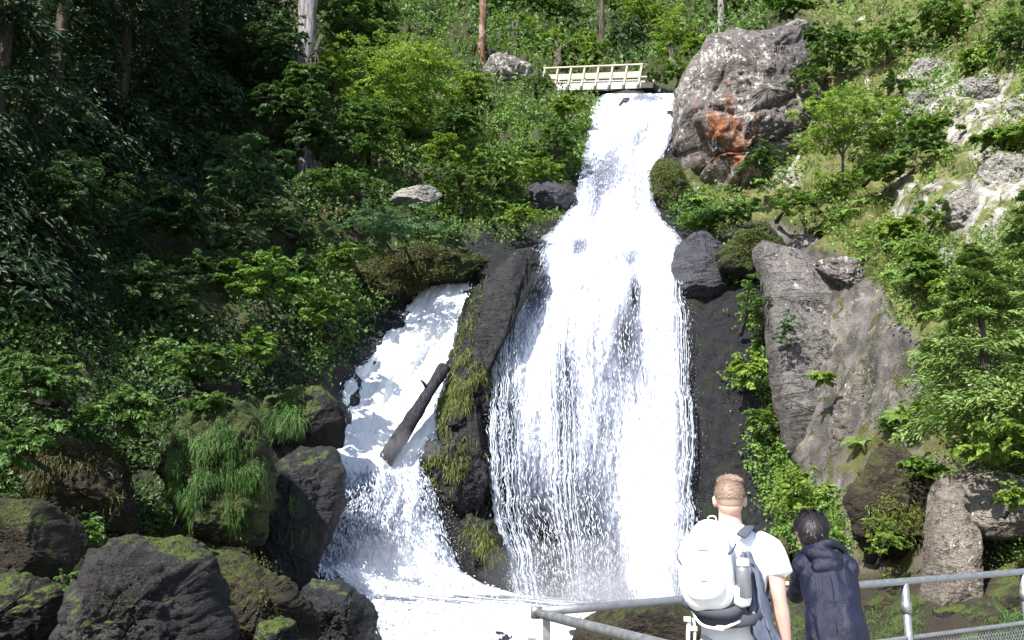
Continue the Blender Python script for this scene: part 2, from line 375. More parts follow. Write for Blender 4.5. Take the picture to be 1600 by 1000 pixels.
# ================================================================== the falling water
def rows_interp(rows, n):
    r = np.array(rows, float); s = np.concatenate([[0], np.cumsum(np.abs(np.diff(r[:, 0])) + 0.25*np.abs(np.diff(r[:, 1])))])
    q = np.linspace(0, s[-1], n)
    return np.stack([np.interp(q, s, r[:, k]) for k in range(r.shape[1])], 1)
def water_mat(name, su, sv, gap_bias=0.0, tint=(0.90, 0.92, 0.95)):
    """white water: aerated and opaque where it is thick, torn into streaks where it is thin"""
    t = NT(name); uv = t.coord('UV')
    a = t.noise(t.scale(uv, (su, sv, 1)), 1.0, 3, 0.55, 0.05)
    b = t.noise(t.scale(uv, (su*2.6, sv*2.2, 1)), 1.0, 2, 0.5, 0.0)
    c = t.noise(t.scale(uv, (su*0.22, sv*0.12, 1)), 1.0, 3, 0.55, 0.3)
    f = t.math('ADD', t.math('ADD', t.math('MULTIPLY', a, 0.55), t.math('MULTIPLY', b, 0.45)), t.math('MULTIPLY', t.math('SUBTRACT', c, 0.5), 0.55))
    cov = t.math('ADD', t.math('SUBTRACT', f, 0.5), t.math('MULTIPLY', t.math('SUBTRACT', t.attr('dens'), 0.5 + gap_bias), 0.55))
    al = t.math('MAXIMUM', t.ramp(cov, [(-0.0, 0.0), (0.20, 1.0)]), t.math('MULTIPLY', t.ramp(t.math('ADD', t.attr('dens'), t.math('MULTIPLY', c, 0.5)), [(0.30, 0.0), (1.05, 1.0)]), 0.62))
    thick = t.ramp(cov, [(0.02, 0.0), (0.26, 1.0)])
    h = t.math('ADD', t.math('MULTIPLY', a, 0.6), t.math('MULTIPLY', b, 0.4))
    nm = t.bump(h, 0.5, 0.06)
    col = t.mix(thick, (0.50, 0.54, 0.70), tint)
    d = t.principled(col, 0.55, 0.4, nm)
    tr = t.node('ShaderNodeBsdfTranslucent'); t.l.new(col, tr.inputs[0])
    m1 = t.node('ShaderNodeMixShader'); m1.inputs[0].default_value = 0.3; t.l.new(d, m1.inputs[1]); t.l.new(tr.outputs[0], m1.inputs[2])
    m2 = t.node('ShaderNodeMixShader'); t.l.new(al, m2.inputs[0]); t.l.new(t.node('ShaderNodeBsdfTransparent').outputs[0], m2.inputs[1]); t.l.new(m1.outputs[0], m2.inputs[2])
    return t.done(m2.outputs[0])
def foam_solid():
    t = NT('spray_drops')
    rnd = t.node('ShaderNodeNewGeometry').outputs['Random Per Island']
    col = t.ramp(rnd, [(0, (0.62, 0.67, 0.78)), (1, (0.9, 0.92, 0.95))])
    d = t.principled(col, 0.4, 0.5); tr = t.node('ShaderNodeBsdfTranslucent'); t.l.new(col, tr.inputs[0])
    m1 = t.node('ShaderNodeMixShader'); m1.inputs[0].default_value = 0.4; t.l.new(d, m1.inputs[1]); t.l.new(tr.outputs[0], m1.inputs[2])
    return t.done(m1.outputs[0])
M['drops'] = foam_solid()

def smooth_terrain_rows(PX, PY, off):
    """points in front of the rock the water runs over"""
    B = SB(PX, PY)
    return B
def water_sheet(name, rows, nrow, ncol, off, densf, mat, seed, bulge=0.35, noise=0.14, edge=5):
    r = rows_interp(rows, nrow)
    t = np.linspace(0, 1, ncol)[None, :]
    rag = edge*fbm(np.stack([r[:, 0]*0.022, r[:, 0]*0 + seed, r[:, 0]*0], 1), 3, seed)
    rag2 = edge*fbm(np.stack([r[:, 0]*0.022, r[:, 0]*0 + seed + 9, r[:, 0]*0], 1), 3, seed+4)
    rag = rag + 0.5*edge*fbm(np.stack([r[:, 0]*0.16, r[:, 0]*0 + seed, r[:, 0]*0], 1), 3, seed+7); L = (r[:, 1] - rag)[:, None]; Rr = (r[:, 2] + rag2)[:, None]
    PX = L*(1-t) + Rr*t; PY = np.repeat(r[:, 0][:, None], ncol, 1) + (r[:, 3][:, None]*t if r.shape[1] > 3 else 0)
    B = SB(PX, PY)
    view = B - np.array([0, 0, EYE]); view /= np.linalg.norm(view, axis=2, keepdims=True)
    b = off + bulge*np.sin(np.pi*t)**0.6
    B = B - view*b[..., None]
    du = np.linalg.norm(np.diff(B, axis=1), axis=2).mean(1); 
    u = (t-0.5)*(np.linalg.norm(B[:, -1]-B[:, 0], axis=1)[:, None])
    vv = np.concatenate([[0], np.cumsum(np.linalg.norm(np.diff(B[:, ncol//2], axis=0), axis=1))])[:, None]*np.ones((1, ncol))
    q = np.stack([u*2.2, vv*0.55, np.full_like(u, seed)], -1).reshape(-1, 3)
    n = fbm(q, 4, seed).reshape(u.shape)*noise + fbm(q*np.array([.35, .35, 1]), 2, seed+3).reshape(u.shape)*noise*1.6
    B = B - view*n[..., None]
    d = densf(PX, PY)
    e = np.minimum(np.minimum(t, 1-t)*ncol/ max(4, ncol*0.09), 1.0)
    d = d - (1-e)*0.55
    k_ = np.arange(nrow)[:, None]/nrow
    if 'stream' in name: d = d - 0.8*np.clip(1-k_/0.05, 0, 1)
    else: d = d - 0.7*np.clip((k_-0.965)/0.035, 0, 1)
    me = mesh_np(name, B.reshape(-1, 3), grid_faces(nrow, ncol)[:, ::-1])
    at = me.attributes.new('dens', 'FLOAT', 'POINT'); at.data.foreach_set('value', d.astype(np.float32).ravel())
    uvl = me.uv_layers.new(name='UVMap'); li = np.empty(len(me.loops), np.int32); me.loops.foreach_get('vertex_index', li)
    uv = np.stack([u, vv], -1).reshape(-1, 2).astype(np.float32)[li]; uvl.data.foreach_set('uv', uv.ravel())
    return tag(obj(name, me, mat), kind='structure'), B, d, view
def drops(name, B, d, view, n, L, W, out, seed, parent, pw=1.0, updir=None):
    rg = np.random.default_rng(seed); nr_, nc_ = d.shape
    i = rg.integers(1, nr_-1, n*3); j = rg.integers(0, nc_, n*3)
    keep = rg.random(n*3) < np.clip(1.15 - d[i, j], 0.12, 1)**pw
    i = i[keep][:n]; j = j[keep][:n]; n = len(i)
    c = B[i, j] - view[i, j]*(rg.random(n)**1.5*out)[:, None] + rg.normal(0, 0.05, (n, 3))
    fl = B[np.minimum(i+1, nr_-1), j] - B[i-1, j]; fl /= np.linalg.norm(fl, axis=1, keepdims=True)
    fl = fl + rg.normal(0, 0.10, (n, 3)); fl /= np.linalg.norm(fl, axis=1, keepdims=True)
    sd = np.cross(fl, view[i, j]); sd /= np.linalg.norm(sd, axis=1, keepdims=True); ft = np.cross(sd, fl)
    l = L*(0.4 + rg.random(n)*1.2)[:, None]; w = W*(0.5 + rg.random(n))[:, None]
    V = np.stack([c - fl*l/2, c + sd*w/2, c + ft*w/2, c - sd*w/2, c - ft*w/2, c + fl*l/2], 1).reshape(-1, 3)
    k = np.arange(n)[:, None, None]*6
    T = np.array([[0,2,1],[0,3,2],[0,4,3],[0,1,4],[5,1,2],[5,2,3],[5,3,4],[5,4,1]])[None]
    return tag(obj(name, mesh_np(name, V, (k + T).reshape(-1, 3), True), M['drops'], parent), kind='stuff')

def blob(px, py, cx_, cy_, sx, sy): return np.exp(-((px-cx_)/sx)**2 - ((py-cy_)/sy)**2)
def dens_main(px, py):
    d = np.full(px.shape, 1.20) - 0.34*np.clip((py-440)/220, 0, 1) + 0.30*blob(px, py, 1010, 800, 34, 200) + 0.25*blob(px, py, 840, 640, 26, 120)
    d += -0.26*np.clip((py-175)/50, 0, 1)*np.clip((420-py)/90, 0, 1) - 0.40*blob(px, py, 930, 300, 20, 60) - 0.30*blob(px, py, 1000, 300, 16, 60) - 0.35*blob(px, py, 1050, 400, 20, 30)
    d += -0.62*blob(px, py, 828, 425, 34, 46) - 0.30*blob(px, py, 945, 560, 60, 120) - 0.25*blob(px, py, 1030, 560, 18, 120)
    d += -0.75*blob(px, py, 1000, 152, 70, 11)                      # dark water slipping over the lip
    d += -0.50*blob(px, py, 955, 265, 30, 40) - 0.35*blob(px, py, 990, 215, 25, 20)
    d += -0.75*blob(px, py, 905, 385, 18, 16) - 0.5*blob(px, py, 975, 400, 25, 14)
    d += -0.95*blob(px, py, 835, 440, 26, 60) - 0.55*blob(px, py, 800, 520, 28, 40)
    d += -0.95*blob(px, py, 992, 455, 9, 34) - 0.62*blob(px, py, 980, 520, 22, 55) - 0.35*blob(px, py, 985, 600, 34, 120)
    d += -0.50*blob(px, py, 912, 450, 10, 22)
    d += -0.55*blob(px, py, 885, 600, 14, 90) - 0.25*blob(px, py, 870, 700, 30, 100)
    d += -0.95*blob(px, py, 772, 690, 42, 170) - 0.30*blob(px, py, 800, 850, 60, 80)
    d += -0.80*blob(px, py, 1078, 640, 22, 220) - 0.4*blob(px, py, 1060, 500, 14, 40)
    d += -0.62*blob(px, py, 860, 830, 46, 90) - 0.72*blob(px, py, 868, 910, 22, 45)
    d += -0.60*blob(px, py, 925, 820, 30, 120) - 0.50*blob(px, py, 965, 880, 24, 70)
    d += 0.18*blob(px, py, 1005, 790, 36, 120)
    d += -0.28*blob(px, py, 1050, 900, 20, 40)
    return d
main_rows = [(146,938,1056),(155,934,1058),(170,930,1057),(200,925,1051),(230,917,1040),(260,912,1026),(285,907,1016),(320,893,1020),(345,878,1032),(358,866,1050),(380,842,1066),(400,822,1066),(430,802,1066),(470,778,1071),(500,764,1074),(550,760,1078),(600,762,1080),(700,765,1082),(800,772,1080),(900,795,1076),(960,812,1074)]
M['fall'] = water_mat('white_water', 12.0, 1.7, -0.06)
fall, Bf, df, vf = water_sheet('waterfall', main_rows, 420, 150, 0.35, dens_main, M['fall'], 5)
tag(fall, 'broad white main waterfall pouring down the middle of the cliff from the lip below the footbridge', 'waterfall')
drops('spray', Bf, df, vf, 7000, 0.20, 0.020, 0.50, 3, fall)
def strands(name, B, view, cols, n, w, seed, parent, i0=0.28):
    """single threads of water falling clear of the sheet"""
    rg = np.random.default_rng(seed); nr_, nc_ = B.shape[:2]; V = []; F = []; k = 0
    for s in range(n):
        a, b = cols[rg.integers(0, len(cols))]; j = rg.uniform(a, b)*(nc_-1); st = rg.uniform(i0, 0.8)*nr_; ln = rg.uniform(0.10, 0.55)*nr_
        ii = np.arange(int(st), int(min(nr_-1, st+ln)), 5)
        if len(ii) < 5: continue
        jj = np.clip(j + 0.35*np.sin(ii*0.008 + s) + rg.normal(0, 0.04, len(ii)), 0, nc_-1.01); j0 = jj.astype(int); f = (jj-j0)[:, None]
        p = B[ii, j0]*(1-f) + B[ii, j0+1]*f - view[ii, j0]*(0.05 + 0.25*rg.random())
        r = w*rg.uniform(.5, 1.4)*(0.55 + 0.45*np.sin(ii*0.35 + s*2)**2)*np.sin(np.pi*np.linspace(0.04, .98, len(ii)))**.4
        a3 = np.array([(1, 0, 0), (-.5, -.87, 0), (-.5, .87, 0)])
        V.append((p[:, None] + r[:, None, None]*a3[None]).reshape(-1, 3)); F.append(grid_faces(len(ii), 3, True) + k); k += len(ii)*3
    return tag(obj(name, mesh_np(name, np.concatenate(V), np.concatenate(F)), M['drops'], parent), kind='stuff')
strands('threads', Bf, vf, [(0, .10), (0, .16), (.93, 1), (.30, .42)], 150, 0.016, 5, fall)
def dens_side(px, py):
    d = np.full(px.shape, 1.25) - 0.34*np.clip((py-722)/18, 0, 1)*np.clip((895-py)/50, 0, 1)
    d += -0.35*blob(px, py, 690, 490, 20, 22)
    d += -0.62*blob(px, py, 560, 790, 36, 60) - 0.35*blob(px, py, 600, 850, 50, 50)
    d += -0.72*blob(px, py, 520, 850, 30, 60) - 0.70*blob(px, py, 664, 765, 12, 40) - 0.4*blob(px, py, 690, 820, 14, 40)
    return d
side_rows = [(428,692,712),(436,676,730),(450,664,737),(470,648,736),(500,622,730),(550,582,716),(580,548,706),(600,534,700),(640,527,694),(680,531,682),(700,530,672),(712,526,658),(720,526,656),(740,524,664),(760,520,674),(800,511,688),(850,500,698),(885,494,712),(905,498,740)]
M['fall_side'] = water_mat('white_water_side', 6.5, 2.2, -0.05)
side, Bs, ds, vs = water_sheet('waterfall', side_rows, 240, 90, 0.30, dens_side, M['fall_side'], 15, noise=0.2)
tag(side, 'narrower white cascade sliding down left of the mossy divider rock and over a second step', 'waterfall')
drops('spray', Bs, ds, vs, 4200, 0.14, 0.024, 0.5, 7, side)
def mist(name, pts, rad, n, size, seed, parent):
    """fine flying drops where the water bursts"""
    rg = np.random.default_rng(seed); i = rg.integers(0, len(pts), n); g = rg.normal(size=(n, 3)); c = pts[i] + g*np.array([.8, .6, .9])*rad*(rg.random(n)**.7)[:, None] + np.array([0, -.25, .25])*rad
    s = size*(.4 + rg.random(n))[:, None]; a = rn_(rg, n); b = np.cross(a, rn_(rg, n)); b /= np.linalg.norm(b, axis=1, keepdims=True)+1e-9
    c2 = np.cross(a, b); V = np.stack([c + a*s, c + b*s, c - (a+b)*s*.6 + c2*s*.7, c - (a+b)*s*.6 - c2*s*.7], 1).reshape(-1, 3); k = np.arange(n)[:, None, None]*4
    T = np.array([[0,1,2],[0,2,3],[0,3,1],[1,3,2]])[None]
    return tag(obj(name, mesh_np(name, V, (k + T).reshape(-1, 3)), M['drops'], parent), kind='stuff')
def rn_(rg, n):
    v = rg.normal(size=(n, 3)); return v/np.linalg.norm(v, axis=1, keepdims=True)
mist('flying_drops', Bf[372:412:3, ::4].reshape(-1, 3), 0.55, 9000, 0.011, 51, fall)
mist('flying_drops', np.concatenate([Bf[150:400:4, 0], Bf[150:400:4, -1]]), 0.25, 2600, 0.010, 53, fall)
mist('flying_drops', np.concatenate([Bs[10:230:3, 0], Bs[10:230:3, -1], Bs[195:230:3, ::3].reshape(-1, 3)]), 0.32, 6500, 0.010, 52, side)
def dens_pool(px, py):
    d = np.full(px.shape, 1.22)
    d += -0.2*blob(px, py, 675, 950, 26, 26) - 0.2*blob(px, py, 715, 962, 26, 18) - 0.1*blob(px, py, 775, 940, 10, 8)
    return d
pool_rows = [(880,520,700),(900,530,735),(915,545,765),(930,560,815),(945,572,1080),(960,582,1085),(980,592,1040),(1000,600,980),(1040,605,930),(1100,610,930),(1150,610,950)]
M['pool'] = water_mat('churning_water', 6.0, 6.0)
pool, Bp, dp, vp = water_sheet('churning_stream', pool_rows, 130, 150, 0.60, dens_pool, M['pool'], 25, bulge=0.12, noise=0.17)
drops('spray', Bp, dp*0+0.6, vp, 2500, 0.10, 0.04, 0.45, 9, pool)
def mist_mat():
    t = NT('mist'); v = t.node('ShaderNodeVolumePrincipled'); v.inputs['Color'].default_value = (.93, .95, 1, 1); v.inputs['Density'].default_value = 0.16; v.inputs['Anisotropy'].default_value = 0.1
    t.l.new(v.outputs[0], t.out.inputs['Volume']); return t.m
M['mist'] = mist_mat()
def cloud(pts, seed):
    V = []; F = []; k = 0
    for c, r in pts:
        n = 20; ph = np.linspace(-np.pi/2, np.pi/2, n); th = np.linspace(0, 2*np.pi, n*2, endpoint=False)
        u = np.stack([np.cos(ph)[:, None]*np.cos(th), np.cos(ph)[:, None]*np.sin(th), np.sin(ph)[:, None]*np.ones(n*2)], -1).reshape(-1, 3)
        q = u*(1 + 0.28*fbm(u*1.6 + seed + k, 3, seed))[:, None]*np.array(r) + c
        o = obj('mist', mesh_np('mist', q, grid_faces(n, n*2, True)), M['mist']); tag(o, 'thin spray mist drifting at the foot of the falls', 'mist', kind='stuff'); k += 1
cloud([(P(900, 925, 23.6), (2.6, 1.2, 1.1)), (P(1010, 915, 23.6), (2.0, 1.1, 1.5)), (P(960, 950, 22.4), (3.2, 1.2, .8)), (P(600, 905, 20.6), (2.0, 1.0, .9)), (P(620, 700, 23.2), (1.2, .6, .5))], 4)
# spray bursting at the ragged edge of the side cascade and at the foot of the falls
# ================================================================== boulders and outcrops
def rock_mesh(outline, Y, thick, seed, rough=0.10, cell=0.9, boxy=0.75, lean=0.0, nu=200, nv=110, back=0.7, cellamp=0.16, chips=26):
    o = np.array(outline, float); c = o.mean(0)
    if Y is None: Y = SB(c[0], c[1])[1] + 0.30
    o = c + (o-c)*1.04; C3 = P(c[0], c[1], Y)
    W3 = P(o[:, 0], o[:, 1], np.full(len(o), float(Y))) - C3
    ox, oz = W3[:, 0], W3[:, 2]
    # centre on area so that the outline is star-shaped round it
    th = np.linspace(0, 2*np.pi, nu, endpoint=False)
    rad = np.zeros(nu)
    for i, a in enumerate(th):
        dx, dz = math.cos(a), math.sin(a); best = 0
        for k in range(len(o)):
            x1, z1 = ox[k], oz[k]; x2, z2 = ox[(k+1) % len(o)], oz[(k+1) % len(o)]
            ex, ez = x2-x1, z2-z1; den = dx*ez - dz*ex
            if abs(den) < 1e-9: continue
            t = (x1*ez - z1*ex)/den; s = (x1*dz - z1*dx)/den
            if t > 0 and -1e-6 <= s <= 1+1e-6: best = max(best, t)
        rad[i] = best
    rad = (rad + 0.35*(np.roll(rad, 1) + np.roll(rad, -1)))/1.7
    size = rad.mean()
    hs = np.linspace(0, 1, nv//2); ev = 0.35*(np.pi/2)*(1-hs) + 0.65*np.arccos(hs**(1/boxy)); ph = np.concatenate([-ev, ev[::-1][1:]]); nv = len(ph)
    TH, PH = np.meshgrid(th, ph)
    rr = rad[None]*np.cos(PH).clip(0, 1)**boxy
    dep = np.sign(np.sin(PH))*np.abs(np.sin(PH))**boxy
    yy = np.where(dep < 0, dep*thick, dep*thick*back)
    V = np.stack([rr*np.cos(TH), yy + lean*rr*np.sin(TH), rr*np.sin(TH)], -1)
    V = V.reshape(-1, 3)
    n = V/np.array([1, thick/size, 1])**2; n /= np.linalg.norm(n, axis=1, keepdims=True) + 1e-9
    q = V/size
    rg = np.random.default_rng(seed*7+1)
    for _ in range(chips):                                   # broken faces
        a = rg.normal(size=3); a[1] = -abs(a[1]) - 0.55 if rg.random() < .8 else a[1]; a /= np.linalg.norm(a)
        dt = V @ a; mx = dt.max(); h = mx*rg.uniform(0.70, 0.92) ; ov = (dt - h).clip(0)
        V = V - a*(ov*0.9)[:, None]
    w1, w2 = worley(q*cell*1.6 + 0.25*fbm(q*2, 2, seed)[:, None] + seed*3.1, seed)
    crease = np.exp(-((w2-w1)/0.07)**2)
    d = 0.30*cellamp*(0.45 - w1) - 0.16*cellamp*crease + rough*0.75*fbm(q*1.2 + seed, 2, seed+1) + rough*0.42*fbm(q*np.array([4, 4, 5.5]) + seed, 4, seed+2, 0.6) + rough*0.16*fbm(q*16, 3, seed+5, 0.65)
    V = V + n*(d*size)[:, None]
    return V, n, C3, nu, nv
ROCKS = {}
def rock(name, label, outline, Y, thick, mat, seed, cat='boulder', group=None, **kw):
    V, n, C3, nu, nv = rock_mesh(outline, Y, thick, seed, **kw)
    me = mesh_np(name, V, grid_faces(nv, nu, True))
    o = obj(name, me, mat); o.location = C3
    tag(o, label, cat, group)
    ROCKS[label] = (V + C3, n, o)
    return o

M['crag'] = rock_mat('lichen_crag', (0.066, 0.055, 0.050), (0.23, 0.20, 0.185), lichen=0.85, moss=0.15, scale=0.7,
                     orange=tuple(P(1125, 248, 32.0)) + (2.4,))
M['crag2'] = rock_mat('grey_crag', (0.060, 0.051, 0.052), (0.205, 0.18, 0.178), lichen=0.55, moss=0.12, scale=0.8)
M['tan'] = rock_mat('tan_granite', (0.085, 0.07, 0.056), (0.27, 0.235, 0.195), lichen=0.3, moss=0.14, scale=1.6)
M['pale'] = rock_mat('pale_granite', (0.15, 0.135, 0.12), (0.45, 0.43, 0.40), lichen=0.6, scale=1.5, moss=0.38)
M['grey'] = rock_mat('grey_granite', (0.06, 0.05, 0.042), (0.19, 0.168, 0.148), lichen=0.3, moss=0.22, scale=1.2)
M['dark'] = rock_mat('shade_dark_granite', (0.007, 0.006, 0.006), (0.038, 0.033, 0.032), lichen=0.0, moss=0.40, scale=1.5)  # granite tone lowered to put shade into the lower left boulders
M['darkl'] = rock_mat('shade_dark_boulder', (0.007, 0.006, 0.006), (0.055, 0.049, 0.052), lichen=0.0, moss=0.26, scale=2.0)  # darkened so the angular boulder looks shaded
M['brownr'] = rock_mat('brown_granite', (0.013, 0.010, 0.006), (0.06, 0.046, 0.03), moss=0.34, scale=1.8, moss_col=(0.04, 0.048, 0.010))  # brown granite, its colour darkened for shade on the lower left boulders
M['wetr'] = rock_mat('wet_granite', (0.003, 0.003, 0.0035), (0.014, 0.0135, 0.017), wet=0.55, moss=0.22, scale=1.2)
M['wetp'] = rock_mat('wet_purple_granite', (0.012, 0.012, 0.017), (0.06, 0.06, 0.078), wet=0.8, scale=0.8)
M['mossr'] = rock_mat('moss_covered_granite', (0.009, 0.008, 0.005), (0.035, 0.028, 0.018), moss_col=(0.035, 0.048, 0.010), moss=0.75, scale=1.2)
M['slabr'] = rock_mat('weathered_slab', (0.062, 0.056, 0.053), (0.215, 0.195, 0.182), lichen=0.35, moss=0.10, scale=0.6)

rock('crag', 'broad tall lichen speckled crag with rusty orange streaks right of the waterfall lip',
     [(1040,356),(1052,250),(1056,185),(1062,122),(1084,76),(1112,46),(1150,32),(1195,16),(1238,2),(1282,14),(1316,70),(1322,140),(1308,215),(1276,270),(1245,300),(1200,325),(1140,345),(1090,356)], 34.9, 2.8, M['crag'], 3, 'rock', rough=0.10, boxy=0.50, cellamp=0.24, chips=30, lean=.42)
rock('crag_block', 'purple grey block overhanging the orange streaked lower face of the tall crag',
     [(1104,108),(1112,70),(1148,46),(1195,32),(1246,36),(1282,90),(1286,160),(1260,212),(1215,222),(1188,185),(1160,146),(1130,128)], 34.6, 2.4, M['crag2'], 4, 'rock', rough=0.08, boxy=0.5, cellamp=0.2, chips=40, lean=.35)
rock('boulder', 'mossy rock bulging beside the narrow part of the upper waterfall under the orange streaked face',
     [(1016,262),(1030,240),(1052,232),(1070,262),(1080,310),(1070,352),(1040,356),(1020,320)], 33.4, 1.0, M['mossr'], 6)
rock('boulder', 'rounded grey boulder with white spots left of the wooden footbridge',
     [(748,122),(760,100),(778,86),(800,82),(820,92),(838,112),(842,140),(800,160),(756,150)], 45, 1.5, M['crag'], 5, cell=.7)
rock('boulder', 'smooth dark overhanging boulder on the left edge of the upper waterfall',
     [(808,300),(825,286),(850,278),(880,288),(905,300),(910,325),(890,345),(850,330),(820,318)], 33, 1.2, M['wetp'], 7, rough=0.05, cellamp=0.06)
rock('boulder', 'smooth bluish wet boulder on the right shoulder of the main waterfall',
     [(1052,372),(1080,362),(1115,368),(1138,385),(1146,420),(1138,455),(1112,472),(1080,462),(1050,450)], 28.9, 1.1, M['wetp'], 9, rough=0.05, cellamp=0.07)
rock('boulder', 'dark green topped block wedged between the bluish boulder and the grey slab',
     [(1120,385),(1140,365),(1200,360),(1222,380),(1232,420),(1210,440),(1160,430),(1130,420)], 27.6, 1.2, M['mossr'], 10, rough=0.08)
rock('boulder', 'small pale rock poking out of the leaves at the middle of the left bank',
     [(600,312),(625,296),(660,290),(692,292),(696,306),(676,320),(640,322)], 29.2, 0.6, M['pale'], 11)
rock('ledge', 'long moss covered ledge overhanging the top of the left cascade',
     [(530,440),(560,410),(620,390),(700,385),(760,370),(785,385),(770,420),(730,440),(680,440),(640,470),(590,520),(545,560),(515,530)], 28.6, 1.4, M['mossr'], 13, 'rock', rough=0.12, cell=1.3)
rock('divider_rock', 'dark wet rock rib with hanging green moss between the left cascade and the main waterfall',
     [(745,440),(800,395),(845,374),(852,392),(815,424),(778,474),(760,530),(752,615),(756,700),(765,800),(780,900),(775,935),(745,900),(715,880),(690,820),(665,745),(640,714),(668,690),(688,640),(700,560),(715,500),(728,460)],
     26.6, 1.3, M['wetr'], 15, 'rock', rough=0.13, cell=3.0, boxy=0.6, cellamp=0.30, chips=5, lean=.27)
rock('boulder', 'big boulder draped in long hanging green grass at the lower left',
     [(262,700),(270,650),(300,628),(345,620),(385,640),(405,672),(414,730),(412,800),(404,850),(350,862),(285,850),(266,800),(258,750)], 17.4, 1.1, M['mossr'], 17, rough=0.13, boxy=.5, chips=20)
rock('boulder', 'round boulder with a mossy left side and bare wet right side beside the left cascade',
     [(398,650),(412,622),(450,607),(500,606),(530,630),(543,665),(538,700),(510,708),(460,700),(420,690)], 21.6, 1.3, M['dark'], 19, rough=0.05, cellamp=0.06)
rock('boulder', 'large dark smooth boulder under the round one at the left edge of the lower cascade',
     [(395,740),(415,700),(460,690),(520,702),(533,740),(530,790),(510,840),(500,890),(500,960),(420,960),(385,880),(388,800)], 19.9, 1.5, M['wetr'], 21, rough=0.06)
rock('boulder', 'brown mossy boulder half hidden under leaves left of the grass draped boulder',
     [(30,720),(60,690),(120,685),(170,700),(215,740),(235,790),(200,830),(120,835),(50,820),(20,770)], 16.6, 1.3, M['brownr'], 23)
rock('boulder', 'rounded sunlit boulder with olive lichen at the left edge of the photo',
     [(-70,830),(-40,795),(10,782),(60,788),(100,812),(122,845),(128,885),(90,905),(20,905),(-50,895)], 11.4, 1.0, M['brownr'], 25, rough=0.06, cellamp=0.08)
rock('boulder', 'dark moss boulder in the bottom left corner below the rounded sunlit one',
     [(-60,905),(0,888),(60,893),(92,925),(100,970),(85,1030),(20,1060),(-60,1040)], 9.8, 0.8, M['dark'], 27)
rock('boulder', 'large angular dark grey boulder with rough glinting top at the bottom left',
     [(75,1000),(95,930),(135,868),(155,852),(220,850),(290,853),(320,880),(335,930),(350,1000),(340,1080),(200,1100),(80,1080)], 9.2, 1.0, M['darkl'], 29, rough=0.09, cell=1.3, cellamp=0.22, boxy=0.6)
rock('boulder', 'brown and green lichened boulder sloping down right of the angular grey one',
     [(322,880),(345,860),(375,866),(400,885),(440,905),(480,945),(492,975),(470,1030),(400,1080),(340,1060),(325,960)], 11.0, 0.9, M['brownr'], 31, rough=0.10, cell=1.5, cellamp=0.22)
rock('boulder', 'low dark wet boulder beside the white water at the bottom of the left cascade',
     [(465,930),(490,905),(530,908),(565,930),(588,965),(590,1010),(560,1060),(490,1060),(460,1000)], 13.5, 1.0, M['wetr'], 33, rough=0.08)
rock('boulder', 'dome shaped mossy boulder below the metal railing at the bottom centre',
     [(860,1030),(890,985),(940,955),(1000,945),(1060,945),(1110,960),(1150,1000),(1160,1060),(1000,1100),(880,1080)], 12.0, 1.2, M['brownr'], 35, rough=0.05, cellamp=0.07)
rock('boulder', 'reddish brown wet rock at the foot of the cliff behind the two people',
     [(1172,870),(1196,838),(1222,836),(1240,862),(1246,905),(1225,950),(1180,940)], 20.8, 0.8, M['brownr'], 37)
rock('slab', 'tall weathered grey rock slab slanting down right of the dark wet cliff face',
     [(1204,470),(1206,420),(1194,380),(1215,364),(1262,388),(1325,428),(1382,478),(1420,540),(1428,600),(1396,640),(1350,650),(1325,700),(1300,762),(1258,740),(1222,705),(1210,640),(1206,560)], 24.9, 0.9, M['slabr'], 39, 'rock', rough=0.035, cell=0.8, cellamp=0.05, boxy=0.42, chips=9, lean=.30)
rock('outcrop', 'upper part of the pale broken ridge with white lichen right of the grey slab',
     [(1255,385),(1300,392),(1350,410),(1385,450),(1392,490),(1360,490),(1325,455),(1290,430)], 24.4, 0.6, M['crag'], 41, 'rock', rough=0.12, cell=2.2, cellamp=0.24, chips=36)
rock('outcrop', 'lower part of the pale broken ridge reaching down to the moss below the ferns',
     [(1365,470),(1400,462),(1432,510),(1458,570),(1474,625),(1460,655),(1430,640),(1408,590),(1380,540)], 22.0, 0.6, M['crag'], 42, 'rock', rough=0.12, cell=2.2, cellamp=0.24, chips=36)
rock('outcrop', 'brown mossy cracked rock below the pale ridge at the right of the cliff',
     [(1305,640),(1330,580),(1370,570),(1420,620),(1440,680),(1400,730),(1350,790),(1310,760),(1296,700)], 22.4, 0.9, M['grey'], 43, 'rock', rough=0.10, cell=1.8, cellamp=0.22)
rock('block', 'squared grey rock block with deep shadow under it above the right end of the railing',
     [(1470,820),(1466,750),(1482,736),(1540,732),(1600,748),(1680,790),(1680,860),(1600,850),(1540,842),(1500,838)], 15.9, 1.0, M['tan'], 45, 'rock', rough=0.05, boxy=0.32, cellamp=0.08, chips=30)
rock('pillar', 'narrow upright grey rock pillar under the left end of the squared block',
     [(1456,850),(1462,775),(1476,742),(1500,756),(1512,850),(1516,930),(1516,985),(1484,990),(1452,985),(1452,930)], 15.75, 0.6, M['tan'], 47, 'rock', rough=0.05, cellamp=0.10, boxy=0.35, chips=10)
rock('boulder', 'shadowed mossy rock mass under the squared block at the right edge',
     [(1500,840),(1560,830),(1640,850),(1700,880),(1690,950),(1600,960),(1520,945),(1500,900)], 16.0, 0.8, M['dark'], 49)
rock('boulder', 'dark undercut boulder with brown moss between the bright tuft and the grey pillar',
     [(1330,760),(1370,710),(1420,690),(1458,720),(1465,800),(1460,880),(1420,910),(1370,900),(1335,840)], 17.6, 0.9, M['brownr'], 51, rough=0.12, cell=1.6, cellamp=0.25)
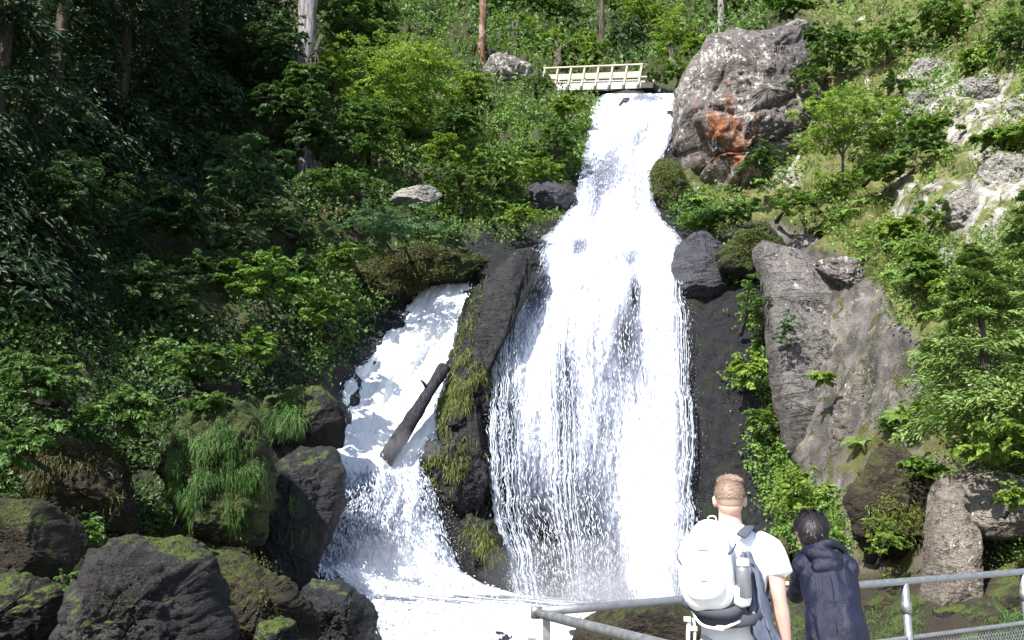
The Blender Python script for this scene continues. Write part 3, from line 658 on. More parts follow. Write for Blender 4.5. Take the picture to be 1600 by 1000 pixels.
for i, (ol, Y, lab) in enumerate([
    ([(1412,98),(1436,88),(1480,98),(1515,112),(1510,134),(1470,136),(1425,122)], None, 'upper left end of the bright white rock band at the upper right'),
    ([(1500,108),(1540,114),(1580,138),(1590,165),(1550,168),(1510,146)], None, 'middle piece of the bright white rock band at the upper right'),
    ([(1575,140),(1620,160),(1660,190),(1650,215),(1600,196),(1575,170)], None, 'lower right end of the bright white rock band at the right edge'),
    ([(1388,150),(1430,138),(1490,144),(1535,166),(1520,194),(1460,196),(1400,178)], None, 'white rock patch just below the left end of the white rock band'),
    ([(1530,250),(1565,232),(1610,246),(1660,280),(1660,335),(1600,330),(1550,296)], None, 'white rough rock slab at the right edge halfway down the grassy slope'),
    ([(1466,395),(1488,378),(1516,398),(1530,430),(1508,446),(1480,425)], None, 'small white rock beside the brown earth patch on the right slope'),
    ([(1205,52),(1235,34),(1268,28),(1272,40),(1240,52)], 37.5, 'small pale rock crest on top of the lichen crag'),
    ([(1440,290),(1490,285),(1550,320),(1592,375),(1575,410),(1510,372)], None, 'pale flaking rock in brown turf on the right slope'),
    ([(1205,270),(1222,262),(1240,280),(1238,305),(1215,300)], None, 'small grey rock showing between ferns below the lichen crag')]):
    rock('boulder', lab, ol, Y, 0.5, M['pale'], 60+i, rough=0.14, cell=2.0, cellamp=0.2, chips=34)
for i, (ol, Y, lab) in enumerate([
    ([(40,610),(70,596),(110,600),(120,625),(80,636),(45,630)], 17.6, 'small grey stone lying among herbs at the far left'),
    ([(150,640),(175,628),(200,640),(196,660),(165,662)], 17.2, 'pale bluish stone among round leaves on the lower left bank'),
    ([(400,975),(430,962),(460,975),(470,1010),(430,1030),(400,1010)], 9.0, 'small mossy stone in front of the sloping brown boulder'),
    ([(300,590),(345,580),(375,592),(380,620),(330,628),(300,615)], 19.6, 'dark flat stone above the grass draped boulder')]):
    rock('boulder', lab, ol, Y, 0.4, M['dark'] if i != 1 else M['grey'], 80+i, rough=0.12, nu=80, nv=40)

for i, (ol, lab) in enumerate([
    ([(1345,950),(1375,930),(1420,935),(1440,960),(1400,975),(1360,970)], 'low mossy stone in the dark stream bed left of the railing post'),
    ([(1455,958),(1500,945),(1550,955),(1560,985),(1500,995),(1460,985)], 'flat dark stone in the stream bed under the grey pillar'),
    ([(1570,940),(1610,925),(1660,945),(1660,985),(1600,990)], 'dark stone at the right edge in the stream bed'),
    ([(1210,905),(1240,890),(1275,905),(1280,940),(1240,955),(1212,940)], 'dark wet stone below the reddish rock at the foot of the cliff'),
    ([(1290,900),(1320,880),(1350,895),(1352,930),(1315,940),(1290,930)], 'mossy stone under the bright grassy bush'),
    ([(1395,905),(1430,898),(1455,915),(1445,940),(1405,938)], 'round mossy stone between the bright bush and the grey pillar')]):
    rock('boulder', lab, ol, None, 0.5, M['dark'] if i % 2 else M['brownr'], 95+i, rough=0.1, nu=100, nv=50)

for i, (ol, Y, lab) in enumerate([
    ([(648,712),(672,690),(715,684),(752,700),(765,745),(750,800),(715,812),(690,780),(668,745)], 24.7, 'dark bulging rock at the lower left of the mossy divider rib'),
    ([(752,455),(775,425),(812,400),(848,380),(862,392),(835,425),(800,455),(775,480)], 27.9, 'flat dark wet ledge at the top of the mossy divider rib'),
    ([(716,560),(738,540),(764,552),(768,610),(758,660),(732,668),(712,630)], 25.9, 'dark wet knob halfway up the mossy divider rib'),
    ([(700,830),(730,805),(768,815),(790,860),(785,915),(750,915),(715,880)], 24.3, 'dark dripping rock at the foot of the mossy divider rib')]):
    rock('boulder', lab, ol, Y, 0.8, M['wetr'], 120+i, rough=0.14, cell=2, cellamp=.3, nu=120, nv=60, chips=24)

# fallen log lying in the left cascade
def tube(pts, rad, nseg=14, seed=None, rough=0.0, cap=True):
    pts = np.array(pts, float); rad = np.array(rad, float); n = len(pts)
    tg = np.gradient(pts, axis=0); tg /= np.linalg.norm(tg, axis=1, keepdims=True)
    up = np.array([0.13, 0.31, 0.94]); 
    a = np.cross(tg, up); bad = np.linalg.norm(a, axis=1) < 0.2; a[bad] = np.cross(tg[bad], np.array([1., 0.2, 0])); a /= np.linalg.norm(a, axis=1, keepdims=True)
    b = np.cross(tg, a); th = np.linspace(0, 2*np.pi, nseg, endpoint=False)
    V = pts[:, None] + rad[:, None, None]*(np.cos(th)[None, :, None]*a[:, None] + np.sin(th)[None, :, None]*b[:, None])
    if rough:
        q = V.reshape(-1, 3); c = np.repeat(pts, nseg, 0); dd = q - c
        q = q + dd*(rough*fbm(q*4.0, 3, seed or 1))[:, None]; V = q.reshape(V.shape)
    V = V.reshape(-1, 3); F = grid_faces(n, nseg, True)
    if cap:
        V = np.concatenate([V, pts[:1], pts[-1:]]); k = len(V)
        i = np.arange(nseg); j = (i+1) % nseg
        F = np.concatenate([F, np.stack([np.full(nseg, k-2), j, i, i], 1)[:, [0, 1, 2, 2]], np.stack([np.full(nseg, k-1), (n-1)*nseg+i, (n-1)*nseg+j, (n-1)*nseg+j], 1)])
        # triangles written as a separate list
        return V, F[:-2*nseg], np.concatenate([np.stack([np.full(nseg, k-2), j, i], 1), np.stack([np.full(nseg, k-1), (n-1)*nseg+i, (n-1)*nseg+j], 1)])
    return V, F, np.zeros((0, 3), int)
class MB:
    """collects pieces of one mesh"""
    def __init__(s): s.V = []; s.Q = []; s.T = []; s.n = 0
    def add(s, V, Q=None, T=None):
        V = np.asarray(V, float)
        if Q is not None and len(Q): s.Q.append(np.asarray(Q, int) + s.n)
        if T is not None and len(T): s.T.append(np.asarray(T, int) + s.n)
        s.V.append(V); s.n += len(V); return s
    def tube(s, pts, rad, nseg=12, seed=None, rough=0.0):
        rad = np.ones(len(pts))*rad
        return s.add(*tube(pts, rad, nseg, seed, rough))
    def box(s, c, h, rot=None, bev=0.0):
        c = np.array(c, float); h = np.array(h, float)
        sg = np.array([(x, y, z) for x in (-1, 1) for y in (-1, 1) for z in (-1, 1)], float)*h
        if rot is not None: sg = sg @ np.array(rot).T
        return s.add(sg + c, [(0,1,3,2),(4,6,7,5),(0,4,5,1),(2,3,7,6),(0,2,6,4),(1,5,7,3)])
    def build(s, name, mat=None, parent=None, smooth=True):
        V = np.concatenate(s.V); me = bpy.data.meshes.new(name)
        fs = []
        for Q in s.Q: fs += Q.tolist()
        for T in s.T: fs += T.tolist()
        me.from_pydata(V.tolist(), [], fs)
        me.polygons.foreach_set('use_smooth', np.full(len(me.polygons), smooth, dtype=bool)); me.update()
        return obj(name, me, mat, parent)
def bark_mat(name, dark, light, scale=1.0, patch=None):
    t = NT(name); p = t.pos()
    n = t.noise(t.scale(p, (9*scale, 9*scale, 1.6*scale)), 1.0, 5, 0.65, 0.4); n2 = t.noise(p, 1.3, 4, 0.6)
    c = t.mix(t.ramp(n, [(0.35, 0), (0.65, 1)]), dark, light)
    if patch: c = t.mix(t.ramp(n2, [(0.52, 0), (0.60, 0.85)]), c, patch)
    return t.done(t.principled(c, 0.9, 0.2, t.bump(n, 0.9, 0.08)))
M['bark_g'] = bark_mat('grey_bark', (0.06, 0.055, 0.055), (0.30, 0.27, 0.28))
M['bark_r'] = bark_mat('pine_bark', (0.05, 0.032, 0.022), (0.20, 0.11, 0.065), patch=(0.26, 0.20, 0.18))
M['bark_d'] = bark_mat('dark_bark', (0.022, 0.018, 0.014), (0.10, 0.085, 0.065))
M['bark_w'] = bark_mat('wet_log', (0.008, 0.008, 0.009), (0.040, 0.038, 0.048), 1.4)
a = SB(690, 578) + np.array([0, -1.6, 0.15]); b = SB(600, 735) + np.array([0, -1.9, 0.0])
a = P(694, 574, SB(690, 578)[1] - 1.15); b = P(600, 722, SB(602, 715)[1] - 0.85)
tt = np.linspace(0, 1, 24)[:, None]
mb = MB(); mb.tube(a*(1-tt) + b*tt + np.sin(tt*3)*np.array([0.03, 0, 0.02]), 0.17 + 0.012*np.cos(tt[:, 0]*9) + 0.05*tt[:, 0], 22, 4, 0.10)
st = a*.72 + b*.28; mb.tube([st, st + np.array([-.12, -.12, .22]), st + np.array([-.2, -.2, .30])], np.array([.06, .045, .03]), 8)
mb.tube([a + (b-a)*.02, a, a - (b-a)*.012], np.array([.17, .12, .05]), 12, 5, .3)
log = mb.build('log', M['bark_w']); tag(log, 'dark wet log jammed diagonally in the left cascade', 'log')
# ================================================================== leaves
class Leaves:
    """many small leaf-shaped faces of one plant or one patch of ground cover"""
    def __init__(s): s.V = []
    def add(s, C, d, n, L, Wd):
        d = d/(np.linalg.norm(d, axis=1, keepdims=True)+1e-9)
        sd = np.cross(d, n); sd /= np.linalg.norm(sd, axis=1, keepdims=True)+1e-9
        nn = np.cross(sd, d)
        L = np.broadcast_to(np.asarray(L, float), (len(C),))[:, None]; Wd = np.broadcast_to(np.asarray(Wd, float), (len(C),))[:, None]
        a = C - d*L/2; t = C + d*L/2 - nn*L*0.10
        l = C + sd*Wd/2 + nn*Wd*0.14 - d*L*0.08; r = C - sd*Wd/2 + nn*Wd*0.14 - d*L*0.08
        s.V.append(np.stack([a, r, t, l], 1)); return s
    def build(s, name, mat, parent=None, loc=None):
        V = np.concatenate(s.V).reshape(-1, 3)
        if loc is not None: V = V - np.array(loc)
        return obj(name, mesh_np(name, V, np.arange(len(V)).reshape(-1, 4), False), mat, parent)
def rn(rg, n): 
    v = rg.normal(size=(n, 3)); return v/np.linalg.norm(v, axis=1, keepdims=True)

M['l_bright'] = leaf_mat('bright_leaves', (0.102, 0.183, 0.026), (0.278, 0.391, 0.065), 0.42)
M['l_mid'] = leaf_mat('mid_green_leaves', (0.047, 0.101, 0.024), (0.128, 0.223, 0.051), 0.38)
M['l_dark'] = leaf_mat('shaded_green_leaves', (0.019, 0.046, 0.014), (0.060, 0.114, 0.034), 0.30)  # green lowered so the left bank's shade sits in the leaf colour
M['l_blue'] = leaf_mat('cool_green_leaves', (0.041, 0.095, 0.038), (0.115, 0.203, 0.088), 0.35)
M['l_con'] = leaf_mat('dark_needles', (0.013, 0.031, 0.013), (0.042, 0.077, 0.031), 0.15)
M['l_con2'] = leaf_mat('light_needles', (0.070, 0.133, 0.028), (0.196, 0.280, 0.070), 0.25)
M['l_herb'] = leaf_mat('herb_leaves', (0.058, 0.123, 0.020), (0.174, 0.290, 0.049), 0.38)
M['l_fern'] = leaf_mat('fern_leaves', (0.074, 0.149, 0.024), (0.203, 0.324, 0.061), 0.42)
M['l_grass'] = leaf_mat('grass_blades', (0.063, 0.109, 0.018), (0.230, 0.270, 0.075), 0.35)
M['l_dry'] = leaf_mat('dry_grass_blades', (0.123, 0.114, 0.033), (0.314, 0.266, 0.114), 0.30)
M['l_hang'] = leaf_mat('hanging_grass_blades', (0.026, 0.068, 0.010), (0.071, 0.154, 0.025), 0.35)
M['l_moss'] = leaf_mat('moss_tufts', (0.034, 0.049, 0.007), (0.112, 0.128, 0.022), 0.2)
M['l_moss2'] = leaf_mat('brown_moss_tufts', (0.021, 0.022, 0.005), (0.070, 0.066, 0.014), 0.2)

def sprays(Lv, rg, O, out, ln, wd, k, lsz, lw, droop=0.25, upn=0.75, jit=0.25):
    """fan-shaped leafy twigs: O origins (m,3), out directions, ln lengths, k leaves each"""
    m = len(O); out = out/np.linalg.norm(out, axis=1, keepdims=True)
    up = np.array([0, 0, 1.0]); side = np.cross(out, up) + 1e-6; side /= np.linalg.norm(side, axis=1, keepdims=True)
    roll = rg.normal(0, 0.35, m)[:, None]; nn = np.cross(side, out); side2 = side*np.cos(roll) + nn*np.sin(roll); nn = np.cross(side2, out)
    t = rg.random((m, k))**0.75; w = rg.uniform(-1, 1, (m, k))
    prof = np.sin(np.pi*np.clip(t, 0.02, 0.98)**0.8)**0.7
    ln = np.broadcast_to(ln, (m,))[:, None]; wd = np.broadcast_to(wd, (m,))[:, None]
    C = O[:, None] + out[:, None]*(t*ln)[..., None] + side2[:, None]*(w*wd*prof)[..., None] + nn[:, None]*(rg.normal(0, 0.05, (m, k))*ln)[..., None]
    C = C - up*(droop*ln*t*t + 0.10*droop*ln*np.abs(w))[..., None]
    d = out[:, None]*0.8 + side2[:, None]*(np.sign(w)*0.8)[..., None] + rg.normal(0, jit, (m, k, 3)) - up*droop*0.8
    n = nn[:, None]*upn + rg.normal(0, 0.38, (m, k, 3))
    C = C.reshape(-1, 3); d = d.reshape(-1, 3); n = n.reshape(-1, 3)
    s = 0.65 + 0.7*rg.random(len(C))
    Lv.add(C, d, n, lsz*s, lsz*lw*s)

def crown_leaves(c, r, rg, dens, lsz, lw=0.6, droop=0.25, layers=0.6, spr=0.55, k=46, solid=0.4):
    """broad-leaved crown: leafy twigs over lumps placed unevenly in the crown's volume"""
    Lv = Leaves(); c = np.array(c); r = np.array(r, float)
    vol = (r[0]*r[1]*r[2])**(1/3)
    nl = max(7, int(16*dens)); 
    lump = rn(rg, nl)*(rg.random(nl)**0.4)[:, None]*0.72
    lr = 0.30 + 0.22*rg.random(nl)
    m = int(dens*80*max(0.5, (vol/ max(lsz, .05)/14)))
    li = rg.integers(0, nl, m)
    o = rn(rg, m); o[:, 2] = np.abs(o[:, 2])*0.9 - 0.25
    o /= np.linalg.norm(o, axis=1, keepdims=True)
    q = lump[li] + o*(lr[li]*(solid + (1-solid)*rg.random(m)))[:, None]
    O = c + q*r
    out = o*np.array([1, 1, 1-layers]) + 0.5*q*np.array([1, 1, 0.3]) + rg.normal(0, 0.2, (m, 3)); 
    L = spr*vol*0.55*(0.6 + 0.7*rg.random(m))
    L = np.clip(L, lsz*2.5, lsz*9)
    sprays(Lv, rg, O - out*L[:, None]*0.3, out, L, L*0.42, k, lsz, lw, droop)
    return Lv, lump*r + c

def limbs(root, tips, r0, rg, mat, parent, name='trunk', top=None):
    mb = MB(); root = np.array(root); top = np.array(top if top is not None else tips.mean(0))
    t = np.linspace(0, 1, 9)[:, None]; bend = rg.normal(0, 0.04, 3)*np.linalg.norm(top-root)
    path = root*(1-t) + top*t + np.sin(np.pi*t)*bend
    mb.tube(path, r0*(1 - 0.65*t[:, 0]), 10, 3, 0.12)
    for tip in tips:
        s = rg.uniform(0.35, 0.95); p0 = root*(1-s) + top*s + math.sin(math.pi*s)*bend
        tt = np.linspace(0, 1, 6)[:, None]; pth = p0*(1-tt) + tip*tt + np.sin(np.pi*tt)*np.array([0, 0, 0.12])*np.linalg.norm(tip-p0)
        mb.tube(pth, r0*0.38*(1-0.8*tt[:, 0]) + 0.006, 6)
    return mb.build(name, mat, parent)

def tree(label, cx_, cy_, rx, ry, Y, mat, lsz, dens=1.0, name='tree', cat='tree', group=None, lw=0.6, droop=0.25, seed=None, bark='bark_d', base=None, deep=None, r0=None, layers=0.6, k=46, stem='trunk', solid=0.4, crown='crown'):
    seed = seed if seed is not None else int(abs(cx_)*7 + abs(cy_)*13) % 9973
    rg = np.random.default_rng(seed); lsz = lsz*rg.uniform(.75, 1.4); lw = lw*rg.uniform(.7, 1.2); droop = droop*rg.uniform(.6, 1.8); layers = min(.92, layers*rg.uniform(.6, 1.3))
    c = P(cx_, cy_, Y); sc = Y/FPX*1.02; r = np.array([rx*sc, (deep or (rx+ry)/2*sc), ry*sc])
    b = np.array(base if base is not None else SB(cx_, cy_ + ry*0.75)); 
    if base is None:
        b = np.array([c[0] + rg.normal(0, 0.1)*r[0], max(b[1], c[1]), 0]); px_, py_ = cx_, cy_ + ry*0.9
        q = SB(px_, py_); b[2] = q[2] - 0.1; b[1] = q[1]
        if b[1] > c[1] + 2.5*r.max(): b[1] = c[1] + 1.2*r.max()
    root = empty(name, b, label, cat, group)
    Lv, tips = crown_leaves(c, r, rg, dens, lsz, lw, droop, layers, k=k, solid=solid)
    Lv.build(crown, M[mat], root, b)
    r0 = r0 or max(0.02, 0.035*np.linalg.norm(c-b) + 0.012*r.max())
    limbs(np.zeros(3) , tips[:9] - b, r0, rg, M[bark], root, stem, top=c-b)
    return root

def conifer(label, bx, by, Y, height, width, mat='l_con', lsz=0.32, dens=1.0, group=None, name='conifer', seed=None, bark='bark_d', low=0.12, base=None, droop=0.35, r0=None, cat='conifer'):
    seed = seed if seed is not None else int(abs(bx)*5 + abs(by)*11 + Y*3) % 9973
    rg = np.random.default_rng(seed)
    b = np.array(base if base is not None else P(bx, by, Y), float)
    root = empty(name, b, label, cat, group)
    n = int(70*dens*max(0.6, height/12)); z = low + (1-low)*rg.random(n)**1.05
    a = rg.random(n)*2*np.pi; ln = width*(1 - z)**0.75*(0.65+0.5*rg.random(n)) + 0.05*width
    out = np.stack([np.cos(a), np.sin(a), 0.10 + 0.5*(z-0.5)], 1)
    Lv = Leaves(); O = np.stack([0*z, 0*z, z*height], 1)
    k = max(18, int(54*dens))
    sprays(Lv, rg, O + out*(ln*0.12)[:, None], out, ln, ln*0.30 + 0.1, k, lsz, 0.34, droop, 0.8, 0.25)
    Lv.build('crown', M[mat], root)
    mb = MB(); t = np.linspace(0, 1, 10); r0 = r0 or height*0.014 + 0.04
    mb.tube(np.stack([0.02*height*np.sin(t*3)*0.4, 0*t, t*height*0.98], 1), r0*(1-0.9*t)+0.01, 10, seed, 0.1)
    for i in rg.choice(n, min(n, 26), replace=False):
        tt = np.linspace(0, 1, 5)[:, None]
        mb.tube(O[i] + out[i]*tt*ln[i]*0.9 - np.array([0, 0, 1])*droop*ln[i]*tt*tt, r0*0.16*(1-0.8*tt[:, 0]) + 0.006, 5)
    mb.build('trunk', M[bark], root)
    return root

def fern(label, px, py, Y=None, size=0.7, mat='l_fern', group=None, seed=None, fronds=11):
    seed = seed or int(px*3+py*7) % 9973; rg = np.random.default_rng(seed)
    b = S(px, py) if Y is None else P(px, py, Y)
    n = SN(px, py) if Y is None else np.array([0, -0.5, 0.8])
    Lv = Leaves(); ax = np.array([0, -0.25, 1.0]) + 0.4*n; ax /= np.linalg.norm(ax)
    for f in range(fronds):
        a = 2*np.pi*f/fronds + rg.normal(0, 0.25); L = size*(0.7 + 0.5*rg.random())
        h = np.array([math.cos(a), math.sin(a), 0]); h = h - ax*h.dot(ax); h /= np.linalg.norm(h)
        t = np.linspace(0.12, 1, 17); e = 1.15
        pth = (h[None]*(np.sin(t*e)/e*1.1)[:, None] + ax[None]*((0.75*t - 0.62*t**2.2))[:, None])*L
        tg = np.gradient(pth, axis=0); tg /= np.linalg.norm(tg, axis=1, keepdims=True)
        sd = np.cross(tg, ax); sd /= np.linalg.norm(sd, axis=1, keepdims=True); nn = np.cross(sd, tg)
        pl = L*0.24*np.sin(np.pi*(0.15+0.85*t)**0.8).clip(0.08, 1)
        for s in (-1, 1):
            d = sd*s + tg*0.35
            Lv.add(pth + sd*s*(pl*0.5)[:, None], d, nn + rg.normal(0, .1, nn.shape), pl, pl*0.0 + L*0.062)
        Lv.add(pth, tg, nn, L*0.09, 0.012)
    o = Lv.build('fern', M[mat]); o.location = b
    return tag(o, label, 'fern', group)

# ---------------------------------------------------------------- ground cover on the relief
def scatter(poly, n, rg, warp=10, step=None):
    xs = [p[0] for p in poly]; ys = [p[1] for p in poly]; out = np.zeros((0, 2))
    while len(out) < n:
        q = np.stack([rg.uniform(min(xs), max(xs), n*2), rg.uniform(min(ys), max(ys), n*2)], 1)
        j = q + rg.normal(0, warp, q.shape)
        out = np.concatenate([out, q[inpoly(j[:, 0], j[:, 1], poly)]])
    return out[:n]
def cover(name, label, poly, n, mat, lsz, seed, lw=0.65, lift=0.15, clump=0.6, thr=-0.15, hang=0.0, cat='ground cover', up=0.6, fn=None):
    """leaves standing on the relief, gathered in clumps"""
    rg = np.random.default_rng(seed); q = scatter(poly, n, rg)
    p = S(q[:, 0], q[:, 1]); nz = fbm(p*clump, 3, seed) 
    keep = nz > thr + rg.normal(0, 0.12, n)
    if fn is not None: keep &= fn(q[:, 0], q[:, 1])
    q = q[keep]; p = p[keep]; nz = nz[keep]; nn = SN(q[:, 0], q[:, 1]); m = len(q)
    h = (lift*(0.1 + rg.random(m)*(0.6 + np.clip(nz, 0, 1.2))))[:, None]
    dist = (p[:, 1]/20).clip(0.7, 2.0)
    C = p + (nn*0.8 + np.array([0, 0, 0.5]))*h
    d = rn(rg, m) + nn*0.3 - np.array([0, 0, 1.0])*(0.15 + hang)
    N_ = nn*0.5 + np.array([0, -0.15, 1.0])*up + rg.normal(0, 0.45, (m, 3))
    s = (0.6 + 0.8*rg.random(m))*dist*lsz
    Lv = Leaves(); Lv.add(C, d, N_, s, s*lw)
    return tag(Lv.build(name, M[mat]), label, cat, kind='stuff')
def tufts(name, label, poly, n, mat, L, W, seed, blades=9, spread=0.5, clump=0.5, thr=-0.2, hang=0.0, fn=None, pts=None, cat='grass'):
    rg = np.random.default_rng(seed)
    if pts is None:
        q = scatter(poly, n, rg); p = S(q[:, 0], q[:, 1]); keep = fbm(p*clump, 3, seed) > thr + rg.normal(0, 0.1, n)
        if fn is not None: keep &= fn(q[:, 0], q[:, 1])
        q = q[keep]; p = p[keep]; nn = SN(q[:, 0], q[:, 1])
    else: p, nn = pts
    m = len(p)*blades
    p = np.repeat(p, blades, 0) + rg.normal(0, 0.05, (m, 3)); nn = np.repeat(nn, blades, 0)
    d = nn*0.45 + np.array([0, 0, 0.75 - 1.6*hang]) + rg.normal(0, spread, (m, 3)); d[:, 2] -= 0.0
    d /= np.linalg.norm(d, axis=1, keepdims=True)
    l = L*(0.5 + rg.random(m)); w = W*(0.6 + 0.8*rg.random(m))
    sd = np.cross(d, nn + rg.normal(0, 0.6, (m, 3))); sd /= np.linalg.norm(sd, axis=1, keepdims=True)+1e-9
    dr = np.array([0, 0, -1.0])
    m1 = p + d*(l*0.5)[:, None] + dr*(l*0.06*(1+hang*2))[:, None]; tp = p + d*(l*0.92)[:, None] + dr*(l*(0.30+0.5*hang))[:, None]
    V = np.stack([p - sd*w[:, None]/2, p + sd*w[:, None]/2, m1 + sd*w[:, None]*0.42, m1 - sd*w[:, None]*0.42, tp], 1).reshape(-1, 3)
    k = np.arange(m)[:, None, None]*5
    F = np.concatenate([(k + np.array([[0,1,2]])[None]), (k + np.array([[0,2,3]])[None]), (k + np.array([[3,2,4]])[None])], 1).reshape(-1, 3)
    return tag(obj(name, mesh_np(name, V, F, False), M[mat]), label, cat, kind='stuff')
def on_rock(name, rocklabel, n, mat, L, W, seed, hang=0.0, up=0.1, clump=1.2, thr=0.0, blades=4, kind='tuft', spread=0.4, sel=None):
    """moss or grass growing on one boulder: a part of it"""
    V, nn, o = ROCKS[rocklabel]; rg = np.random.default_rng(seed)
    i = rg.integers(0, len(V), n*4); p = V[i]; q = nn[i]
    w = (q[:, 2] > up + rg.normal(0, 0.2, len(i))) & (q[:, 1] < 0.5) & (fbm(p*clump, 3, seed) > thr)
    if sel is not None:
        px_, py_ = to_px(p); w &= sel(px_, py_)
    p = p[w][:n]; q = q[w][:n]
    p = p + rg.normal(0, 0.03, p.shape) - np.array(o.location)
    g = tufts(name, None, None, 0, mat, L, W, seed, blades, spread, hang=hang, pts=(p, q), cat=None)
    g.parent = o
    return g
# ================================================================== planting
ZL = [(-400,-200),(740,-100),(860,128),(935,150),(915,262),(835,285),(880,345),(800,372),(735,380),(690,415),(600,490),(530,560),(500,610),(270,630),(262,860),(-400,870)]
ZLL = [(-400,480),(250,470),(300,560),(265,640),(262,850),(-400,860)]
ZLU = [(560,0),(740,0),(860,128),(940,150),(915,270),(835,285),(880,345),(760,375),(600,300)]
Z_R = [(1075,285),(1110,290),(1180,250),(1290,110),(1280,-60),(2100,-300),(2100,820),(1650,790),(1560,740),(1490,690),(1455,600),(1400,470),(1330,395),(1230,345),(1110,370)]
Z_COL = [(1150,380),(1215,430),(1205,520),(1212,700),(1240,740),(1320,800),(1340,890),(1230,880),(1190,760),(1160,640),(1130,540),(1135,450)]
Z_FAR = [(500,-300),(1400,-300),(1320,0),(1100,100),(1000,130),(850,125),(740,60),(500,20)]
Z_RB = [(1320,600),(1480,640),(1620,740),(1700,800),(1700,900),(1480,900),(1320,910),(1290,820),(1340,780),(1400,720)]
cover('ground_cover', 'dense herb and ivy cover darkened for the shade of the left bank', ZL, 150000, 'l_dark', 0.095, 1, thr=-0.35, lift=0.45, fn=lambda x, y: x + 30*np.sin(y*.03) < 470)  # shaded copy of the bank cover: leaf colour darkened left of the split
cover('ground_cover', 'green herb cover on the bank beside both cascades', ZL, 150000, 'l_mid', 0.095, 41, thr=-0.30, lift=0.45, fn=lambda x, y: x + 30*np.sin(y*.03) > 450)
cover('ground_cover', 'broad leaved herbs carpeting the lower left bank', ZLL, 30000, 'l_mid', 0.12, 2, thr=-0.1, lift=0.35, lw=0.8)  # darker leaf tone used here to deepen the bank's shade
cover('ground_cover', 'brighter low leaves on the ledges beside the upper waterfall', ZLU, 42000, 'l_herb', 0.075, 3, thr=-0.15, lift=0.35)
tufts('grass', 'loose green grass on the ledges left of the upper waterfall', ZLU, 3500, 'l_grass', 0.40, 0.018, 4, 8, thr=0.05)
cover('ground_cover', 'low green plants across the sunny right slope', Z_R, 90000, 'l_herb', 0.085, 5, thr=0.0, lift=0.45)
NP_ = lambda x, y: _samp(pale[..., None], x, y)[..., 0] < 0.45
tufts('grass', 'yellow green grass across the sunny right slope', Z_R, 12000, 'l_grass', 0.38, 0.020, 6, 8, thr=-0.25, spread=0.45, fn=NP_)
tufts('grass', 'dry straw coloured grass on the right slope', Z_R, 4500, 'l_dry', 0.32, 0.014, 7, 8, thr=0.1, clump=0.9, fn=NP_)
cover('ground_cover', 'leafy plants creeping down the dark cleft beside the grey slab', Z_COL, 12000, 'l_herb', 0.085, 8, thr=-0.12, lift=0.45, clump=1.0)
cover('ground_cover', 'mixed green undergrowth on the hill behind the footbridge', Z_FAR, 45000, 'l_mid', 0.16, 9, thr=-0.5, lift=1.6)
cover('ground_cover', 'mossy herbs on the rocks above the right end of the railing', Z_RB, 9000, 'l_herb', 0.065, 10, thr=0.12, lift=0.2)
cover('moss', 'yellow green moss cushions on the brown rock right of the slab', [(1300,520),(1440,560),(1450,640),(1440,820),(1330,900),(1290,760),(1290,600)], 9000, 'l_moss', 0.03, 11, thr=0.15, lift=0.12, clump=2.0, cat='moss')

# --- the far wood behind the bridge
farc = 'conifers on the far hill'
for i, (bx, by, Y, h, w, lab) in enumerate([
    (560, 60, 66, 30, 4.2, 'tall dark spruce behind the bright maple at the upper left'),
    (640, 40, 72, 32, 4.2, 'tall dark spruce left of the pine trunk above the grey boulder'),
    (700, 60, 64, 30, 4.0, 'dark spruce just left of the bare reddish pine trunk'),
    (800, 60, 76, 32, 4.4, 'dark spruce right of the bare reddish pine trunk'),
    (860, 30, 84, 34, 4.6, 'shadowy spruce behind the bright round bush left of the bridge'),
    (935, 60, 96, 34, 4.4, 'spruce with a dark trunk showing above the middle of the footbridge'),
    (1010, 40, 100, 34, 4.8, 'spruce above the right end of the footbridge'),
    (1075, 40, 74, 30, 4.2, 'spruce between the footbridge and the lichen crag'),
    (1135, 10, 70, 30, 3.8, 'spruce whose grey trunk shows just above the lichen crag'),
    (1200, -20, 76, 30, 4.4, 'spruce standing high behind the top of the lichen crag'),
    (1290, -50, 66, 28, 4.4, 'spruce at the top edge right of the lichen crag'),
    (480, 20, 60, 30, 4.2, 'dark spruce behind the pale grey trunk at the upper left'),
    (400, 10, 58, 30, 4.4, 'dark spruce left of the pale grey trunk at the upper left'),
    (320, 0, 52, 28, 4.4, 'black green spruce at the top edge above the left bank'),
    (230, 0, 50, 28, 4.4, 'black green spruce second from the top left corner'),
    (140, -10, 46, 26, 4.2, 'black green spruce near the top left corner')]):
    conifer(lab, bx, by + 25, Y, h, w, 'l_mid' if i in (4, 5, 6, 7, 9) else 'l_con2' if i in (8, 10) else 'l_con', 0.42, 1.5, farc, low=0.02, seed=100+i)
mb = MB(); 
def bare_trunk(label, pts, Y, r, mat, cat='tree trunk', seed=1):
    p3 = np.concatenate([P(np.array([q[0]]), np.array([q[1]]), np.array([float(Y)])) for q in pts]); b = p3[0].copy()
    root = empty('tree', b, label, 'tree')
    t = np.linspace(0, len(pts)-1, 26); pp_ = np.stack([np.interp(t, range(len(pts)), p3[:, k]) for k in range(3)], 1) - b
    mb = MB(); mb.tube(pp_, np.interp(t, range(len(pts)), r), 18, seed, 0.22); mb.build('trunk', M[mat], root)
    rg = np.random.default_rng(seed); mb = MB()
    for i in range(7):
        mb = MB(); s = rg.integers(4, 24); a = rg.random()*6.28; L = rg.uniform(0.4, 1.1)
        e = pp_[s] + np.array([math.cos(a)*L, math.sin(a)*L, -0.25*L])
        mb.tube(np.array([pp_[s], (pp_[s]+e)/2 + [0, 0, .08], e]), np.array([.035, .025, .01]), 6)
        mb.build('branch', M[mat], root)
    return root
